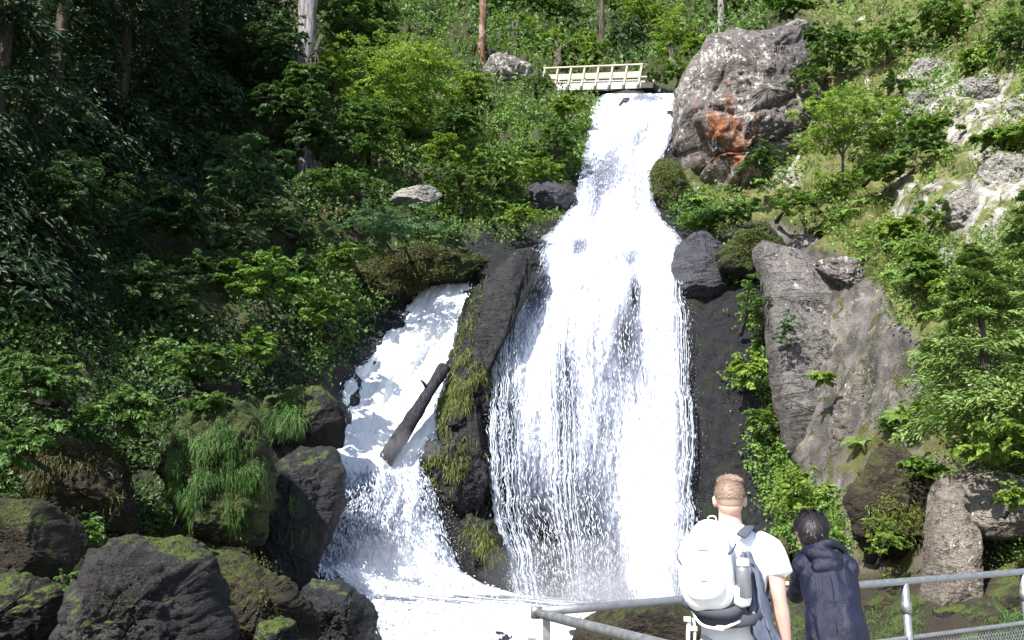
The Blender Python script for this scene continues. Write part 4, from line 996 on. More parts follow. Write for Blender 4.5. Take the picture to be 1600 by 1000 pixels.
bare_trunk('pale grey weathered trunk rising at the upper left of the photo', [(488,330),(478,210),(474,110),(480,50),(482,-40),(484,-160)], 31, [.5, .42, .36, .33, .34, .3], 'bark_g', seed=4)
bare_trunk('bare reddish pine trunk above the grey boulder by the bridge', [(757,150),(752,85),(755,30),(754,-60),(752,-200)], 50, [.27, .24, .22, .21, .18], 'bark_r', seed=6)
bare_trunk('slim grey trunk standing just above the lichen crag', [(1128,110),(1127,20),(1126,-60),(1126,-160)], 52, [.25, .22, .2, .18], 'bark_g', seed=8)
bare_trunk('thin dark trunk above the middle of the footbridge', [(942,120),(940,60),(941,0),(942,-100)], 58, [.22, .2, .18, .16], 'bark_d', seed=9)

# --- broad-leaved trees and bushes
B = lambda *a, **k: tree(*a, **k)
gR = 'bushes behind the footbridge'
B('bright yellow green bush left of the footbridge and behind it', 870, 78, 62, 46, 56, 'l_bright', 0.20, 1.7, 'bush', 'bush', gR, stem='stem', crown='foliage')
B('bright green bush right behind the middle of the footbridge', 925, 85, 34, 36, 54, 'l_bright', 0.19, 1.3, 'bush', 'bush', gR, stem='stem', crown='foliage')
B('grey green drooping young tree behind the right half of the bridge', 975, 60, 32, 56, 55, 'l_blue', 0.20, 1.5, droop=0.5)
B('tall yellow green tree between the bridge and the lichen crag', 1045, 62, 44, 66, 52, 'l_bright', 0.20, 1.9)
B('mid green tree at the top edge above the bridge', 985, -5, 70, 40, 66, 'l_mid', 0.24, 1.6)
B('dark green tree at the top edge between the two bare trunks', 850, 0, 80, 40, 70, 'l_mid', 0.25, 1.8)
B('leafy tree at the top edge above the lichen crag', 1150, 0, 70, 45, 54, 'l_mid', 0.22, 1.7)
B('leafy tree filling the top edge right of the crag', 1235, -5, 60, 40, 44, 'l_herb', 0.17, 1.6)
B('bush with sunlit top at the left end of the footbridge', 835, 140, 42, 30, 42, 'l_mid', 0.12, 1.4, 'bush', 'bush', stem='stem', crown='foliage')
B('small dark bush at the right end of the footbridge', 1030, 122, 30, 16, 42, 'l_mid', 0.12, 1.0, 'bush', 'bush', stem='stem', crown='foliage')
B('sunlit bright green maple filling the upper left middle', 625, 130, 118, 92, 33.5, 'l_bright', 0.15, 3.4, seed=11)
B('darker leafy tree top at the top edge left of the maple', 555, 25, 95, 62, 38, 'l_mid', 0.16, 2.6)
B('layered dark beech in front of the sunlit maple', 565, 195, 80, 66, 30.5, 'l_mid', 0.13, 2.4, layers=0.8)
B('round bush under the sunlit maple toward the waterfall', 712, 190, 58, 46, 33, 'l_mid', 0.11, 1.6, 'bush', 'bush', stem='stem', crown='foliage')
B('bush on the ledge left of the upper waterfall', 868, 225, 44, 48, 34.2, 'l_mid', 0.10, 1.6, 'bush', 'bush', stem='stem', crown='foliage')
B('bush hanging over the smooth dark boulder beside the upper waterfall', 780, 262, 60, 34, 31.8, 'l_herb', 0.10, 1.5, 'bush', 'bush', stem='stem', crown='foliage')
B('leafy bush in the middle of the left bank above the pale rock', 715, 275, 62, 26, 30.8, 'l_mid', 0.10, 1.3, 'bush', 'bush', stem='stem', crown='foliage')
B('wide layered branch spreading over the mossy ledge', 600, 342, 98, 34, 25.5, 'l_blue', 0.11, 2.2, layers=0.85, r0=0.06)
B('layered bush left of the pale rock on the left bank', 535, 285, 80, 30, 27.5, 'l_mid', 0.11, 1.7, 'bush', 'bush', layers=0.85, stem='stem', crown='foliage')
B('pointed dark young tree in the middle of the shaded left bank', 395, 275, 74, 68, 26.5, 'l_blue', 0.12, 2.4, layers=0.8)
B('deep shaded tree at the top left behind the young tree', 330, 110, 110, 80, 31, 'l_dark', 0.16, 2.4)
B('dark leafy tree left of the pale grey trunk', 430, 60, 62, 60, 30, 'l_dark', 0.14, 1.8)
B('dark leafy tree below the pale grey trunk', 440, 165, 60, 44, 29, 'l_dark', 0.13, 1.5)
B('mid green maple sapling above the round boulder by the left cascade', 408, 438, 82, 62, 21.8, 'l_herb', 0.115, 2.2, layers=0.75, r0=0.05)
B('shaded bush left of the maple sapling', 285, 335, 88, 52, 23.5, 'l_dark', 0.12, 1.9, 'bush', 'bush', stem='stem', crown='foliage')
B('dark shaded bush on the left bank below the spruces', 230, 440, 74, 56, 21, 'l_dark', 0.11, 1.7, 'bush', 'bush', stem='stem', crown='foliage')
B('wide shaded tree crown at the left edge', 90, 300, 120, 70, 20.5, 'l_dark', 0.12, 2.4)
B('bush with large leaves below the maple sapling', 400, 545, 46, 34, 20.5, 'l_herb', 0.11, 1.0, 'bush', 'bush', stem='stem', crown='foliage')
B('low bush at the centre left of the bank under the dark hollow', 295, 560, 66, 44, 19.0, 'l_mid', 0.10, 1.5, 'bush', 'bush', stem='stem', crown='foliage')
B('low herbs spreading over the top of the grass draped boulder', 330, 628, 52, 18, 16.9, 'l_mid', 0.07, 0.9, 'bush', 'bush', stem='stem', crown='foliage')
B('round leaved herb bush above the brown mossy boulder', 190, 640, 74, 48, 16.2, 'l_mid', 0.095, 1.7, 'bush', 'bush', stem='stem', crown='foliage')
B('leafy bush at the left edge under the dark hollow', 55, 590, 90, 52, 15.6, 'l_mid', 0.09, 2.0, 'bush', 'bush', stem='stem', crown='foliage')
B('low leafy bush at the left edge above the rounded sunlit boulder', 20, 690, 80, 42, 14.6, 'l_mid', 0.09, 1.5, 'bush', 'bush', stem='stem', crown='foliage')
B('small bright herb clump behind the rounded sunlit boulder', 145, 832, 26, 24, 13.0, 'l_mid', 0.07, 0.6, 'bush', 'bush', stem='stem', crown='foliage')
B('sprig of leaves growing between the two bottom left boulders', 112, 905, 24, 22, 9.4, 'l_mid', 0.035, 0.5, 'herb', 'herb', stem='stem', crown='foliage')
B('sprig of leaves on the brown boulder at the bottom left', 352, 945, 20, 26, 9.9, 'l_herb', 0.03, 0.5, 'herb', 'herb', stem='stem', crown='foliage')
# right slope
B('dark round bush at the top of the right slope beside the crag', 1312, 78, 58, 46, 33.5, 'l_mid', 0.115, 2.0, 'bush', 'bush', stem='stem', crown='foliage')
B('bush with sunny top right of the dark round bush', 1392, 62, 46, 44, 31.5, 'l_herb', 0.11, 1.6, 'bush', 'bush', stem='stem', crown='foliage')
B('leafy bush at the top edge of the right slope', 1480, 30, 74, 48, 30, 'l_herb', 0.11, 2.0, 'bush', 'bush', stem='stem', crown='foliage')
B('bush in the top right corner', 1590, 50, 50, 66, 25, 'l_mid', 0.10, 1.8, 'bush', 'bush', stem='stem', crown='foliage')
B('thin trunked young rowan with layered crown on the right slope', 1318, 190, 108, 62, 27.5, 'l_bright', 0.115, 2.6, layers=0.85, r0=0.055, base=S(1314, 285), bark='bark_g')
B('dark green bush left of the thin trunked rowan', 1190, 250, 44, 34, 30.2, 'l_mid', 0.11, 1.5, 'bush', 'bush', stem='stem', crown='foliage')
B('low bush hanging below the orange streaks of the crag', 1130, 335, 56, 20, 29.8, 'l_mid', 0.10, 1.4, 'bush', 'bush', stem='stem', crown='foliage')
B('bush under the rowan where the slab begins', 1250, 315, 54, 30, 27.3, 'l_herb', 0.10, 1.5, 'bush', 'bush', stem='stem', crown='foliage')
B('bush in front of the white rock patch on the right slope', 1450, 195, 58, 24, 24.5, 'l_herb', 0.09, 1.2, 'bush', 'bush', stem='stem', crown='foliage')
B('pale rowan sprig at the left edge of the grey slab', 1226, 512, 22, 38, 23.6, 'l_blue', 0.075, 0.9, 'sapling', 'sapling', stem='stem', crown='foliage', lw=0.42)
B('leafy clump hanging in the cleft left of the grey slab', 1180, 470, 34, 54, 25.3, 'l_mid', 0.085, 1.5, 'bush', 'bush', stem='stem', crown='foliage')
B('bright clump lower in the cleft left of the grey slab', 1168, 575, 34, 36, 25.0, 'l_bright', 0.085, 1.1, 'bush', 'bush', stem='stem', crown='foliage')
B('lowest clump in the cleft beside the foot of the slab', 1186, 655, 24, 38, 24.6, 'l_herb', 0.08, 0.9, 'bush', 'bush', stem='stem', crown='foliage')
B('bright round leaved bush above the head of the woman in navy', 1252, 770, 50, 50, 21.0, 'l_bright', 0.085, 1.8, 'bush', 'bush', stem='stem', crown='foliage', lw=0.85)
B('small bright tuft growing on the crack in the grey slab', 1283, 590, 24, 14, 22.4, 'l_bright', 0.07, 0.5, 'bush', 'bush', stem='stem', crown='foliage')
B('bright grassy bush on the dark boulder right of the woman in navy', 1385, 835, 38, 40, 16.4, 'l_bright', 0.055, 1.5, 'bush', 'bush', stem='stem', crown='foliage', lw=0.4)
B('leafy bush at the right edge above the squared block', 1560, 690, 64, 40, 14.6, 'l_bright', 0.075, 1.5, 'bush', 'bush', stem='stem', crown='foliage')
B('low bright bush on the turf left of the young spruce', 1440, 640, 52, 26, 19.0, 'l_bright', 0.08, 1.0, 'bush', 'bush', stem='stem', crown='foliage')
B('sunny bush behind the upper left of the young spruce', 1470, 330, 50, 30, 21.5, 'l_herb', 0.09, 1.0, 'bush', 'bush', stem='stem', crown='foliage')
for a in [('rounded bush on the right slope between the dark round bush and the rowan', 1262,120,34,30,32.5,'l_herb',.10),
    ('low bush left of the upper end of the white rock band', 1400,128,34,20,29.5,'l_mid',.10),
    ('wide low bush right of the rowan crown', 1440,225,44,24,24.5,'l_mid',.09),
    ('bush between the rowan and the brown earth patch', 1385,262,46,26,25.0,'l_herb',.095),
    ('low bush above the white rough slab at the right edge', 1560,210,46,24,21.5,'l_herb',.085),
    ('bush just under the long white rock band at the right edge', 1590,205,36,20,21.0,'l_bright',.085),
    ('bush below the rowan and above the ferns', 1310,285,52,26,26.5,'l_bright',.095),
    ('dense low bush above the right end of the ferns', 1400,355,44,26,23.5,'l_bright',.09),
    ('bush at the upper left of the young spruce', 1440,420,40,34,20.5,'l_herb',.085),
    ('low bush on the brown earth right of the ferns', 1490,455,40,26,18.5,'l_bright',.075),
    ('bush at the right edge below the pale flaking rock', 1595,420,40,30,16.8,'l_herb',.075),
    ('bush in the upper right between two taller bushes', 1530,95,44,30,27.0,'l_bright',.10),
    ('low bush on the slope top between the crag and the dark round bush', 1275,60,30,26,35.0,'l_mid',.11),
    ('creeping bush right of the mossy rock beside the upper waterfall', 1100,345,36,20,30.5,'l_herb',.09),
    ('low bush below the bright leaves at the right edge', 1590,775,36,24,14.2,'l_bright',.065),
    ('leafy bush left of the squared rock block', 1440,730,34,26,17.2,'l_herb',.07),
    ('bush over the brown mossy rock right of the slab', 1395,655,34,20,20.2,'l_herb',.075)]:
    B(*a[:5], a[5], a[6], a[7], 1.5, 'bush', 'bush', stem='stem', crown='foliage')
for a in [('bush in front of the middle of the pale grey trunk', 482,118,40,30,29.5,'l_mid',.12),
    ('shaded bush hiding the foot of the pale grey trunk', 470,150,58,42,29.5,'l_mid',.12),
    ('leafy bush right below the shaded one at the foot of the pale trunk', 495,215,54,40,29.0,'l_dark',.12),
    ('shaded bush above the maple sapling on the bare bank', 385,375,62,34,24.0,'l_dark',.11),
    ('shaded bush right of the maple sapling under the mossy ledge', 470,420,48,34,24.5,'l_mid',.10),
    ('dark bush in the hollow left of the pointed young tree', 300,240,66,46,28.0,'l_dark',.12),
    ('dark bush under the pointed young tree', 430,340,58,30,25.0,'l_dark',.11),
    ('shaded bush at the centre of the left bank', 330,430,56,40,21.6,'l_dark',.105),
    ('tall yellow green tree behind the grey boulder at the bridge', 800,55,56,50,60,'l_bright',.22),
    ('yellow green tree at the top edge right of the bright round bush', 1010,20,56,44,62,'l_bright',.22),
    ('pale green tree behind the small dark bush at the bridge end', 1085,85,34,44,50,'l_bright',.19)]:
    B(*a[:5], a[5], a[6], a[7], 1.7, 'bush' if 'bush' in a[0].split(' behind')[0] else 'tree', 'bush' if 'bush' in a[0].split(' behind')[0] else 'tree')
for a in [('sunlit bush on the ledge above the dark overhanging boulder', 845,262,38,24,32.6,'l_bright',.09),
    ('sunlit bush at the left side of the upper waterfall lip', 885,165,36,20,37.0,'l_bright',.10),
    ('green bush between the grey boulder and the sunlit maple', 735,140,44,34,38.0,'l_bright',.12),
    ('fresh green bush in the middle of the ledge under the maple', 690,235,48,30,31.6,'l_bright',.10),
    ('bright herb bush right of the mossy ledge', 810,335,40,20,30.0,'l_bright',.085),
    ('leafy bush over the left end of the mossy ledge', 545,400,44,30,26.0,'l_herb',.095),
    ('bright green bush left of the maple and behind the grey trunk', 520,110,50,50,35.0,'l_bright',.13),
    ('bush on the dark bank left of the left cascade', 505,480,44,34,24.2,'l_herb',.09)]:
    B(*a[:5], a[5], a[6], a[7], 1.7, 'bush', 'bush', stem='stem', crown='foliage')
tufts('grass', 'short grass and weeds in the dark stream bed at the lower right', [(1240,925),(1700,925),(1900,1100),(1100,1100),(1180,960)], 1500, 'l_hang', 0.16, 0.012, 31, 7, thr=0.1)
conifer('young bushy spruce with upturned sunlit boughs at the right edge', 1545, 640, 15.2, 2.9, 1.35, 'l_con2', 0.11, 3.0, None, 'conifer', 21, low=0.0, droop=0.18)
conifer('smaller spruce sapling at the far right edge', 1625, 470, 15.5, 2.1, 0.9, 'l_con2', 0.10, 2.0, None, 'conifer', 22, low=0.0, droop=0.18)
# dark spruces on the left bank, hanging boughs in the shade
for i, (bx, by, Y, h, w, lab) in enumerate([
    (60, 330, 24, 15, 2.9, 'large shaded spruce at the left edge with hanging boughs'),
    (170, 300, 27, 17, 3.0, 'large shaded spruce second from the left edge'),
    (265, 270, 30, 18, 3.2, 'shaded spruce left of the dark hollow below the pale trunk'),
    (355, 240, 33, 19, 3.2, 'shaded spruce directly left of the pale grey trunk'),
    (-40, 420, 20, 14, 2.7, 'shaded spruce cut by the left edge of the photo')]):
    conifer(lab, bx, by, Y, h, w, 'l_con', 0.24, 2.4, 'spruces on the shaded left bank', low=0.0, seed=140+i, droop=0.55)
# unseen tall trees, added left of the view to shade bank and boulders
for i, (x, y, h, w, lab) in enumerate([(-21, 6, 24, 3.6, 'tall unseen spruce added for shade beside the path, nearest to the viewer on the left'), (-25, 11, 27, 3.8, 'tall unseen spruce added for shade on the left slope, second from the path'),
    (-20, 0, 22, 3.4, 'tall unseen spruce added for shade left of the path and behind the viewer'), (-29, 17, 27, 4.0, 'tall unseen spruce added for shade high on the left slope'), (-30, 8, 28, 4.0, 'tall unseen spruce added for shade far up the left slope beside the path'), (-17.5, 11.5, 17, 3.0, 'shorter unseen spruce added for shade on the left slope'), (-12.5, -1.5, 15, 2.6, 'slender unseen spruce added to dapple the boulders, close beside the viewer on the left')]):
    conifer(lab, 0, 0, y, h, w, 'l_con', 0.3, 2.2, None, low=0.02, seed=180+i, base=(x, y, -2.0))
# ferns
B('leafy bush at the foot of the orange streaked face', 1165, 325, 34, 22, 30.0, 'l_mid', 0.09, 1.3, 'bush', 'bush', stem='stem', crown='foliage')
B('green clump between the crag foot and the mossy rock', 1085, 345, 26, 14, 31.0, 'l_herb', 0.09, 1.2, 'bush', 'bush', stem='stem', crown='foliage')
cover('ground_cover', 'herbs on the bank between the upper waterfall and the crag', [(1045,300),(1120,320),(1130,350),(1075,365),(1040,330)], 2500, 'l_mid', 0.08, 43, thr=-0.4, lift=0.35)
for (px_, py_, sz, lab) in [
  (1235, 335, 0.8, 'fern over the top left corner of the grey slab'),
  (1345, 405, 0.8, 'fern hanging over the upper edge of the grey slab'),
  (1300, 310, 0.8, 'fern under the thin trunked rowan'),
  (1365, 320, 0.8, 'fern right of the foot of the thin trunked rowan'),
  (1420, 385, 0.8, 'fern between the dense low bush and the young spruce'),
  (1455, 490, 0.7, 'fern at the left side of the young spruce'),
  (1460, 555, 0.7, 'fern at the lower left side of the young spruce'),
  (1500, 620, 0.6, 'fern at the foot of the young spruce'),
  (1585, 660, 0.55, 'fern at the right edge above the leafy bush'),
  (1150, 345, 0.8, 'fern above the dark green topped block'),
  (1480, 250, 0.7, 'fern on the right slope below the white rock patch'),
  (1560, 400, 0.6, 'fern near the right edge below the pale flaking rock'),
  (1375, 230, 0.8, 'fern right of the rowan crown'),
  (1345, 690, 0.6, 'fern in the crack of the brown mossy rock'),
  (1310, 855, 0.5, 'fern left of the bright grassy bush'),
  (835, 300, 0.8, 'fern above the dark overhanging boulder'),
  (760, 330, 0.8, 'fern on the bank left of the dark overhanging boulder'),
  (500, 545, 0.7, 'fern on the dark bank beside the left cascade'),
    (1330, 345, 0.95, 'large bright fern on the edge above the grey slab'),
    (1290, 352, 0.75, 'fern just left of the large one above the grey slab'),
    (1362, 378, 0.85, 'fern right of the large one above the grey slab'),
    (1400, 425, 0.8, 'fern at the upper end of the pale rock ridge'),
    (1440, 452, 0.75, 'fern left of the top of the young spruce'),
    (1425, 655, 0.7, 'fern on the turf at the lower end of the pale rock ridge'),
    (1470, 668, 0.7, 'fern below the young spruce left of the leafy bush'),
    (1525, 655, 0.65, 'fern right under the boughs of the young spruce'),
    (555, 425, 0.9, 'fern with broad fronds above the mossy ledge'),
    (270, 480, 0.9, 'fern in the shade left of the maple sapling'),
    (262, 540, 0.9, 'fern below the other one left of the maple sapling'),
    (370, 590, 0.8, 'fern above the grass draped boulder'),
    (30, 480, 0.8, 'fern beside the dark hollow at the left edge'),
    (455, 372, 0.8, 'fern in the shade above the right side of the maple sapling'),
    (1200, 290, 0.8, 'fern at the foot of the lichen crag'),
    (1080, 325, 0.8, 'fern at the waterfall edge below the lichen crag')]:
    fern(lab, px_, py_, None, sz, 'l_fern' if px_ > 900 else 'l_herb', 'ferns on the banks')
# moss and hanging grass on single boulders
on_rock('grass', 'big boulder draped in long hanging green grass at the lower left', 6500, 'l_hang', 0.09, 0.010, 1, hang=0.85, up=-0.5, thr=0.02, blades=5, spread=0.40, clump=3.2, sel=lambda x, y: (y < 790 + 40*np.sin(x*.09)) & (x > 268))
on_rock('moss', 'round boulder with a mossy left side and bare wet right side beside the left cascade', 900, 'l_hang', 0.20, 0.016, 2, hang=0.8, up=-0.3, thr=-0.3, sel=lambda x, y: x < 470)
on_rock('moss', 'long moss covered ledge overhanging the top of the left cascade', 5000, 'l_moss2', 0.09, 0.022, 3, hang=0.35, up=-0.2, thr=-0.3)
on_rock('moss', 'dark wet rock rib with hanging green moss between the left cascade and the main waterfall', 7000, 'l_moss', 0.13, 0.016, 4, hang=0.85, up=-0.9, thr=-0.35, clump=2.0,
        sel=lambda x, y: (np.abs(x - np.interp(y, [440, 500, 560, 640, 720, 820], [750, 734, 718, 706, 720, 742])) < np.interp(y, [440, 560, 700, 820], [13, 17, 26, 20])) & (y < 830))
on_rock('moss', 'dark green topped block wedged between the bluish boulder and the grey slab', 1200, 'l_moss', 0.10, 0.02, 5, hang=0.3, up=-0.1)
on_rock('moss', 'dome shaped mossy boulder below the metal railing at the bottom centre', 1800, 'l_moss2', 0.045, 0.012, 6, up=0.2, thr=0.0)
on_rock('moss', 'brown mossy boulder half hidden under leaves left of the grass draped boulder', 1800, 'l_moss2', 0.14, 0.016, 7, hang=0.7, up=-0.2, thr=-0.1)
on_rock('moss', 'brown and green lichened boulder sloping down right of the angular grey one', 900, 'l_moss', 0.035, 0.010, 8, up=0.3, thr=0.1, clump=2.5)
on_rock('moss', 'large dark smooth boulder under the round one at the left edge of the lower cascade', 260, 'l_hang', 0.20, 0.014, 9, hang=0.9, up=-0.5, thr=0.1, sel=lambda x, y: (np.abs(x-470) < 16) & (y > 735) & (y < 850))
on_rock('moss', 'dark undercut boulder with brown moss between the bright tuft and the grey pillar', 2200, 'l_moss', 0.07, 0.018, 10, up=-0.1, thr=0.0, hang=.4)
on_rock('moss', 'brown mossy cracked rock below the pale ridge at the right of the cliff', 1800, 'l_moss', 0.07, 0.02, 11, up=-0.2, thr=0.1, clump=2.0, hang=.4)
on_rock('moss', 'rounded sunlit boulder with olive lichen at the left edge of the photo', 600, 'l_moss2', 0.03, 0.010, 12, up=0.2, thr=0.1, clump=3)

on_rock('moss', 'mossy rock bulging beside the narrow part of the upper waterfall under the orange streaked face', 1400, 'l_moss', 0.12, 0.02, 14, hang=.4, up=-0.3, thr=-.2)
on_rock('moss', 'large angular dark grey boulder with rough glinting top at the bottom left', 700, 'l_moss2', 0.025, 0.007, 15, up=0.3, thr=0.15, clump=3)

SLB = 'tall weathered grey rock slab slanting down right of the dark wet cliff face'
on_rock('moss', SLB, 2600, 'l_moss2', 0.07, 0.018, 21, up=-0.9, thr=0.05, clump=1.3, hang=.4, sel=lambda x, y: (x > 1290) & (y > 530))
on_rock('moss', SLB, 500, 'l_moss', 0.06, 0.018, 22, up=-0.9, thr=0.2, clump=1.8, hang=.3, sel=lambda x, y: (x > 1240) & (y > 420))
for k, lab in enumerate(['dark bulging rock at the lower left of the mossy divider rib', 'dark wet knob halfway up the mossy divider rib', 'dark dripping rock at the foot of the mossy divider rib']):
    on_rock('moss', lab, 450, 'l_moss', 0.12, 0.016, 24+k, hang=.85, up=-0.4, thr=0.05, clump=2.0)
B('bush filling the gap between the footbridge and the tall crag', 1062, 112, 36, 26, 43.0, 'l_herb', 0.12, 1.5, 'bush', 'bush', stem='stem', crown='foliage')
# ================================================================== the footbridge
M['wood'] = (lambda t: t.done(t.principled(t.mix(t.noise(t.scale(t.coord('Object'), (3, 30, 30)), 1.0, 4), (0.27, 0.24, 0.18), (0.48, 0.44, 0.36)), 0.8, 0.2)))(NT('bleached_wood'))
M['wood2'] = (lambda t: t.done(t.principled(t.mix(t.noise(t.scale(t.coord('Object'), (3, 30, 30)), 1.0, 4), (0.30, 0.29, 0.28), (0.46, 0.44, 0.42)), 0.85, 0.2)))(NT('grey_wood'))
M['wood_d'] = (lambda t: t.done(t.principled(t.mix(t.noise(t.coord('Object'), 5.0, 4), (0.06, 0.05, 0.04), (0.12, 0.10, 0.08)), 0.9, 0.2)))(NT('dark_wood'))
bl = P(848, 138, 45.5); br = P(1000, 134, 42.5)
bdir = br - bl; BL = np.linalg.norm(bdir); ang = math.atan2(bdir[1], bdir[0]); slope = math.atan2(bdir[2], np.linalg.norm(bdir[:2]))
bridge = empty('footbridge', bl, 'small sunlit wooden footbridge crossing above the lip of the waterfall', 'footbridge')
bridge.rotation_euler = (0, -slope, ang)
mb = MB(); mb.box((BL/2, 0, 0.02), (BL/2+0.3, 0.12, 0.20)); mb.box((BL/2, 1.3, 0.02), (BL/2+0.3, 0.12, 0.20)); mb.build('beam', M['wood2'], bridge, False)
mb = MB()
for i in range(int((BL+.3)/0.16)):
    mb.box((-0.15 + i*0.16 + 0.07, 0.65, 0.255), (0.07, 0.82, 0.03))
mb.build('deck', M['wood2'], bridge, False)
for s, y in ((0, -0.16), (1, 1.46)):
    mb = MB(); mb.box((BL/2, y, 1.08), (BL/2+0.06, 0.06, 0.035)); mb.build('top_rail', M['wood'], bridge, False)
    mb = MB(); mb.box((BL/2, y + (0.052 if s == 0 else -0.052), 0.60), (BL/2+0.03, 0.016, 0.13)); mb.build('side_board', M['wood'], bridge, False)
    for i in range(8):
        x = 0.02 + i*(BL-0.04)/7
        mb = MB(); mb.box((x, y, 0.52), (0.05, 0.035, 0.524)); mb.build('post', M['wood'], bridge, False)
        if s == 0:
            mb = MB(); mb.box((x, -0.16, -0.12), (0.06, 0.06, 0.115)); mb.build('bracket', M['wood_d'], bridge, False)

for lx, sgn in ((-0.9, -1), (BL+0.9, 1)):
    rg = np.random.default_rng(int(lx*10)+40); mb = MB()
    for k in range(14):
        mb.box((lx + rg.uniform(-.4, .4), rg.uniform(-.3, 1.6), -.2 - (k % 4)*.28 + rg.uniform(-.04, .04)), (rg.uniform(.2, .35), rg.uniform(.2, .32), .15), np.array(Matrix.Rotation(rg.uniform(-.25, .25), 3, 'Z')))
    mb.build('abutment', M['grey'], bridge, False)

# ================================================================== platform and railing
M['conc'] = plain_mat('concrete', (0.36, 0.34, 0.31), 0.9, var=0.25, scale=6, bump=0.3)
plat = MB(); plat.box((3.2, 1.6, -1.35), (6.0, 1.0, 1.35)); 
pts = [(-3.0, -3.0), (10.0, -3.0), (10.0, 9.4), (4.2, 7.55), (0.05, 5.25), (0.75, 3.9), (0.75, 0.6), (-3.0, 0.6)]
bmm = bmesh.new(); vs_ = [bmm.verts.new((x, y, 0)) for x, y in pts]; f = bmm.faces.new(vs_)
ex = bmesh.ops.extrude_face_region(bmm, geom=[f]); bmesh.ops.translate(bmm, verts=[g for g in ex['geom'] if isinstance(g, bmesh.types.BMVert)], vec=(0, 0, -2.7))
bmesh.ops.recalc_face_normals(bmm, faces=bmm.faces)
me = bpy.data.meshes.new('platform'); bmm.to_mesh(me); bmm.free()
tag(obj('platform', me, M['conc']), kind='structure')
def metal_mat():
    t = NT('galvanised_steel'); p = t.pos(); n = t.noise(p, 25, 4, 0.6); n2 = t.voro(p, 60, 'F1', 'Color'); n3 = t.noise(p, 5, 4, .6)
    c = t.mix(n, (0.17, 0.18, 0.19), (0.34, 0.35, 0.36)); c = t.mix(t.ramp(n3, [(0.55, 0), (0.75, 0.6)]), c, (0.26, 0.24, 0.21))
    return t.done(t.principled(c, t.ramp(n, [(0.3, 0.38), (0.7, 0.6)]), 0.5, t.bump(n, 0.15, 0.004), 0.7))
M['steel'] = metal_mat()
M['black_r'] = plain_mat('black_band', (0.03, 0.03, 0.03), 0.5)
RC = P(838, 956, 5.15); RR = P(1600, 893, 7.4); RN = P(1010, 1000, 4.08)
HZ = RC[2]
RR = np.array([RR[0], RR[1], RR[2]]); 
dR = RR - RC; RE = RC + dR*1.6
dN = RN - RC; NE = RC + dN*1.9
rail = empty('railing', (RC[0], RC[1], 0), 'galvanised tube railing with a corner post enclosing the viewing platform', 'railing')
o0 = np.array([RC[0], RC[1], 0])
def rtube(name, pts, r, mat='steel', n=16):
    mb = MB(); mb.tube(np.array(pts) - o0, r, n); return mb.build(name, M[mat], rail)
t = np.linspace(0, 1, 20)[:, None]
rtube('top_rail', RC + (RE-RC)*t, 0.025)
rtube('top_rail', RC + (NE-RC)*t + np.array([0, 0, -0.004]), 0.026)
NE2 = NE + np.array([0.0, -2.6, 0]); rtube('top_rail', NE + (NE2-NE)*t + np.array([0, 0, -0.004]), 0.0255)
rtube('joint', [RC + [0, 0, -0.035], RC + [0, 0, 0.0], RC + [0, 0, .026]], 0.03)
for p0 in (RC, ):
    c = p0 - dR/np.linalg.norm(dR)*0
    mb = MB(); mb.box(c - o0 + np.array([0.055, -0.02, -0.55]), (0.020, 0.020, 0.53)); mb.box(c - o0 + np.array([-0.025, 0.0, -0.60]), (0.022, 0.006, 0.46))
    mb.box(c - o0 + np.array([0.02, -0.01, -0.21]), (0.085, 0.035, 0.02)); mb.box(c - o0 + np.array([0.02, -0.01, -0.27]), (0.06, 0.03, 0.04))
    mb.build('post', M['steel'], rail, False)
for s in (0.343*0+ (1413-838)/ (1600-838)*0.0 + 0.68, 0.995, 1.35):
    c = RC + dR*s
    mb = MB(); mb.tube(np.array([[c[0], c[1], -0.0], [c[0], c[1], c[2]/2], [c[0], c[1], c[2]-0.01]]) - o0, 0.028, 14)
    mb.tube(np.array([[c[0], c[1], c[2]-0.22], [c[0], c[1], c[2]-0.14]]) - o0, 0.036, 14); mb.box(np.array([c[0], c[1], 0.010]) - o0, (0.09, 0.09, 0.010))
    mb.build('post', M['steel'], rail)
for q in (RN + dN*0.5, NE, NE2):
    mb = MB(); mb.tube(np.array([[q[0], q[1], 0.0], [q[0], q[1], q[2]-0.02]]) - o0, 0.026, 14); mb.build('post', M['steel'], rail)
# middle rail, with a wire mesh strip under it
mz = np.array([0, 0, P(1600, 972, RR[1])[2] - RR[2]])
rtube('middle_rail', RC + mz + dR*0.02 + (RE-RC-dR*0.02)*t, 0.015)
rtube('middle_rail', RC + mz + dN*0.05 + (NE-RC-dN*0.05)*t, 0.015)
mb = MB(); u = dR/np.linalg.norm(dR); Lr = np.linalg.norm(dR)*1.6; zt = RC[2] + mz[2]
nn_ = int(Lr/0.035)
for i in range(nn_):
    b0 = RC + u*(i*0.035); z0 = b0[2] + mz[2] - 0.012
    for s in (1, -1):
        mb.tube(np.array([[b0[0], b0[1], z0], [b0[0]+u[0]*0.30*s, b0[1]+u[1]*0.30*s, z0-0.45]]) - o0 + np.array([0, 0.002*s, 0]), 0.0022, 4)
mb.build('wire_mesh', M['steel'], rail)
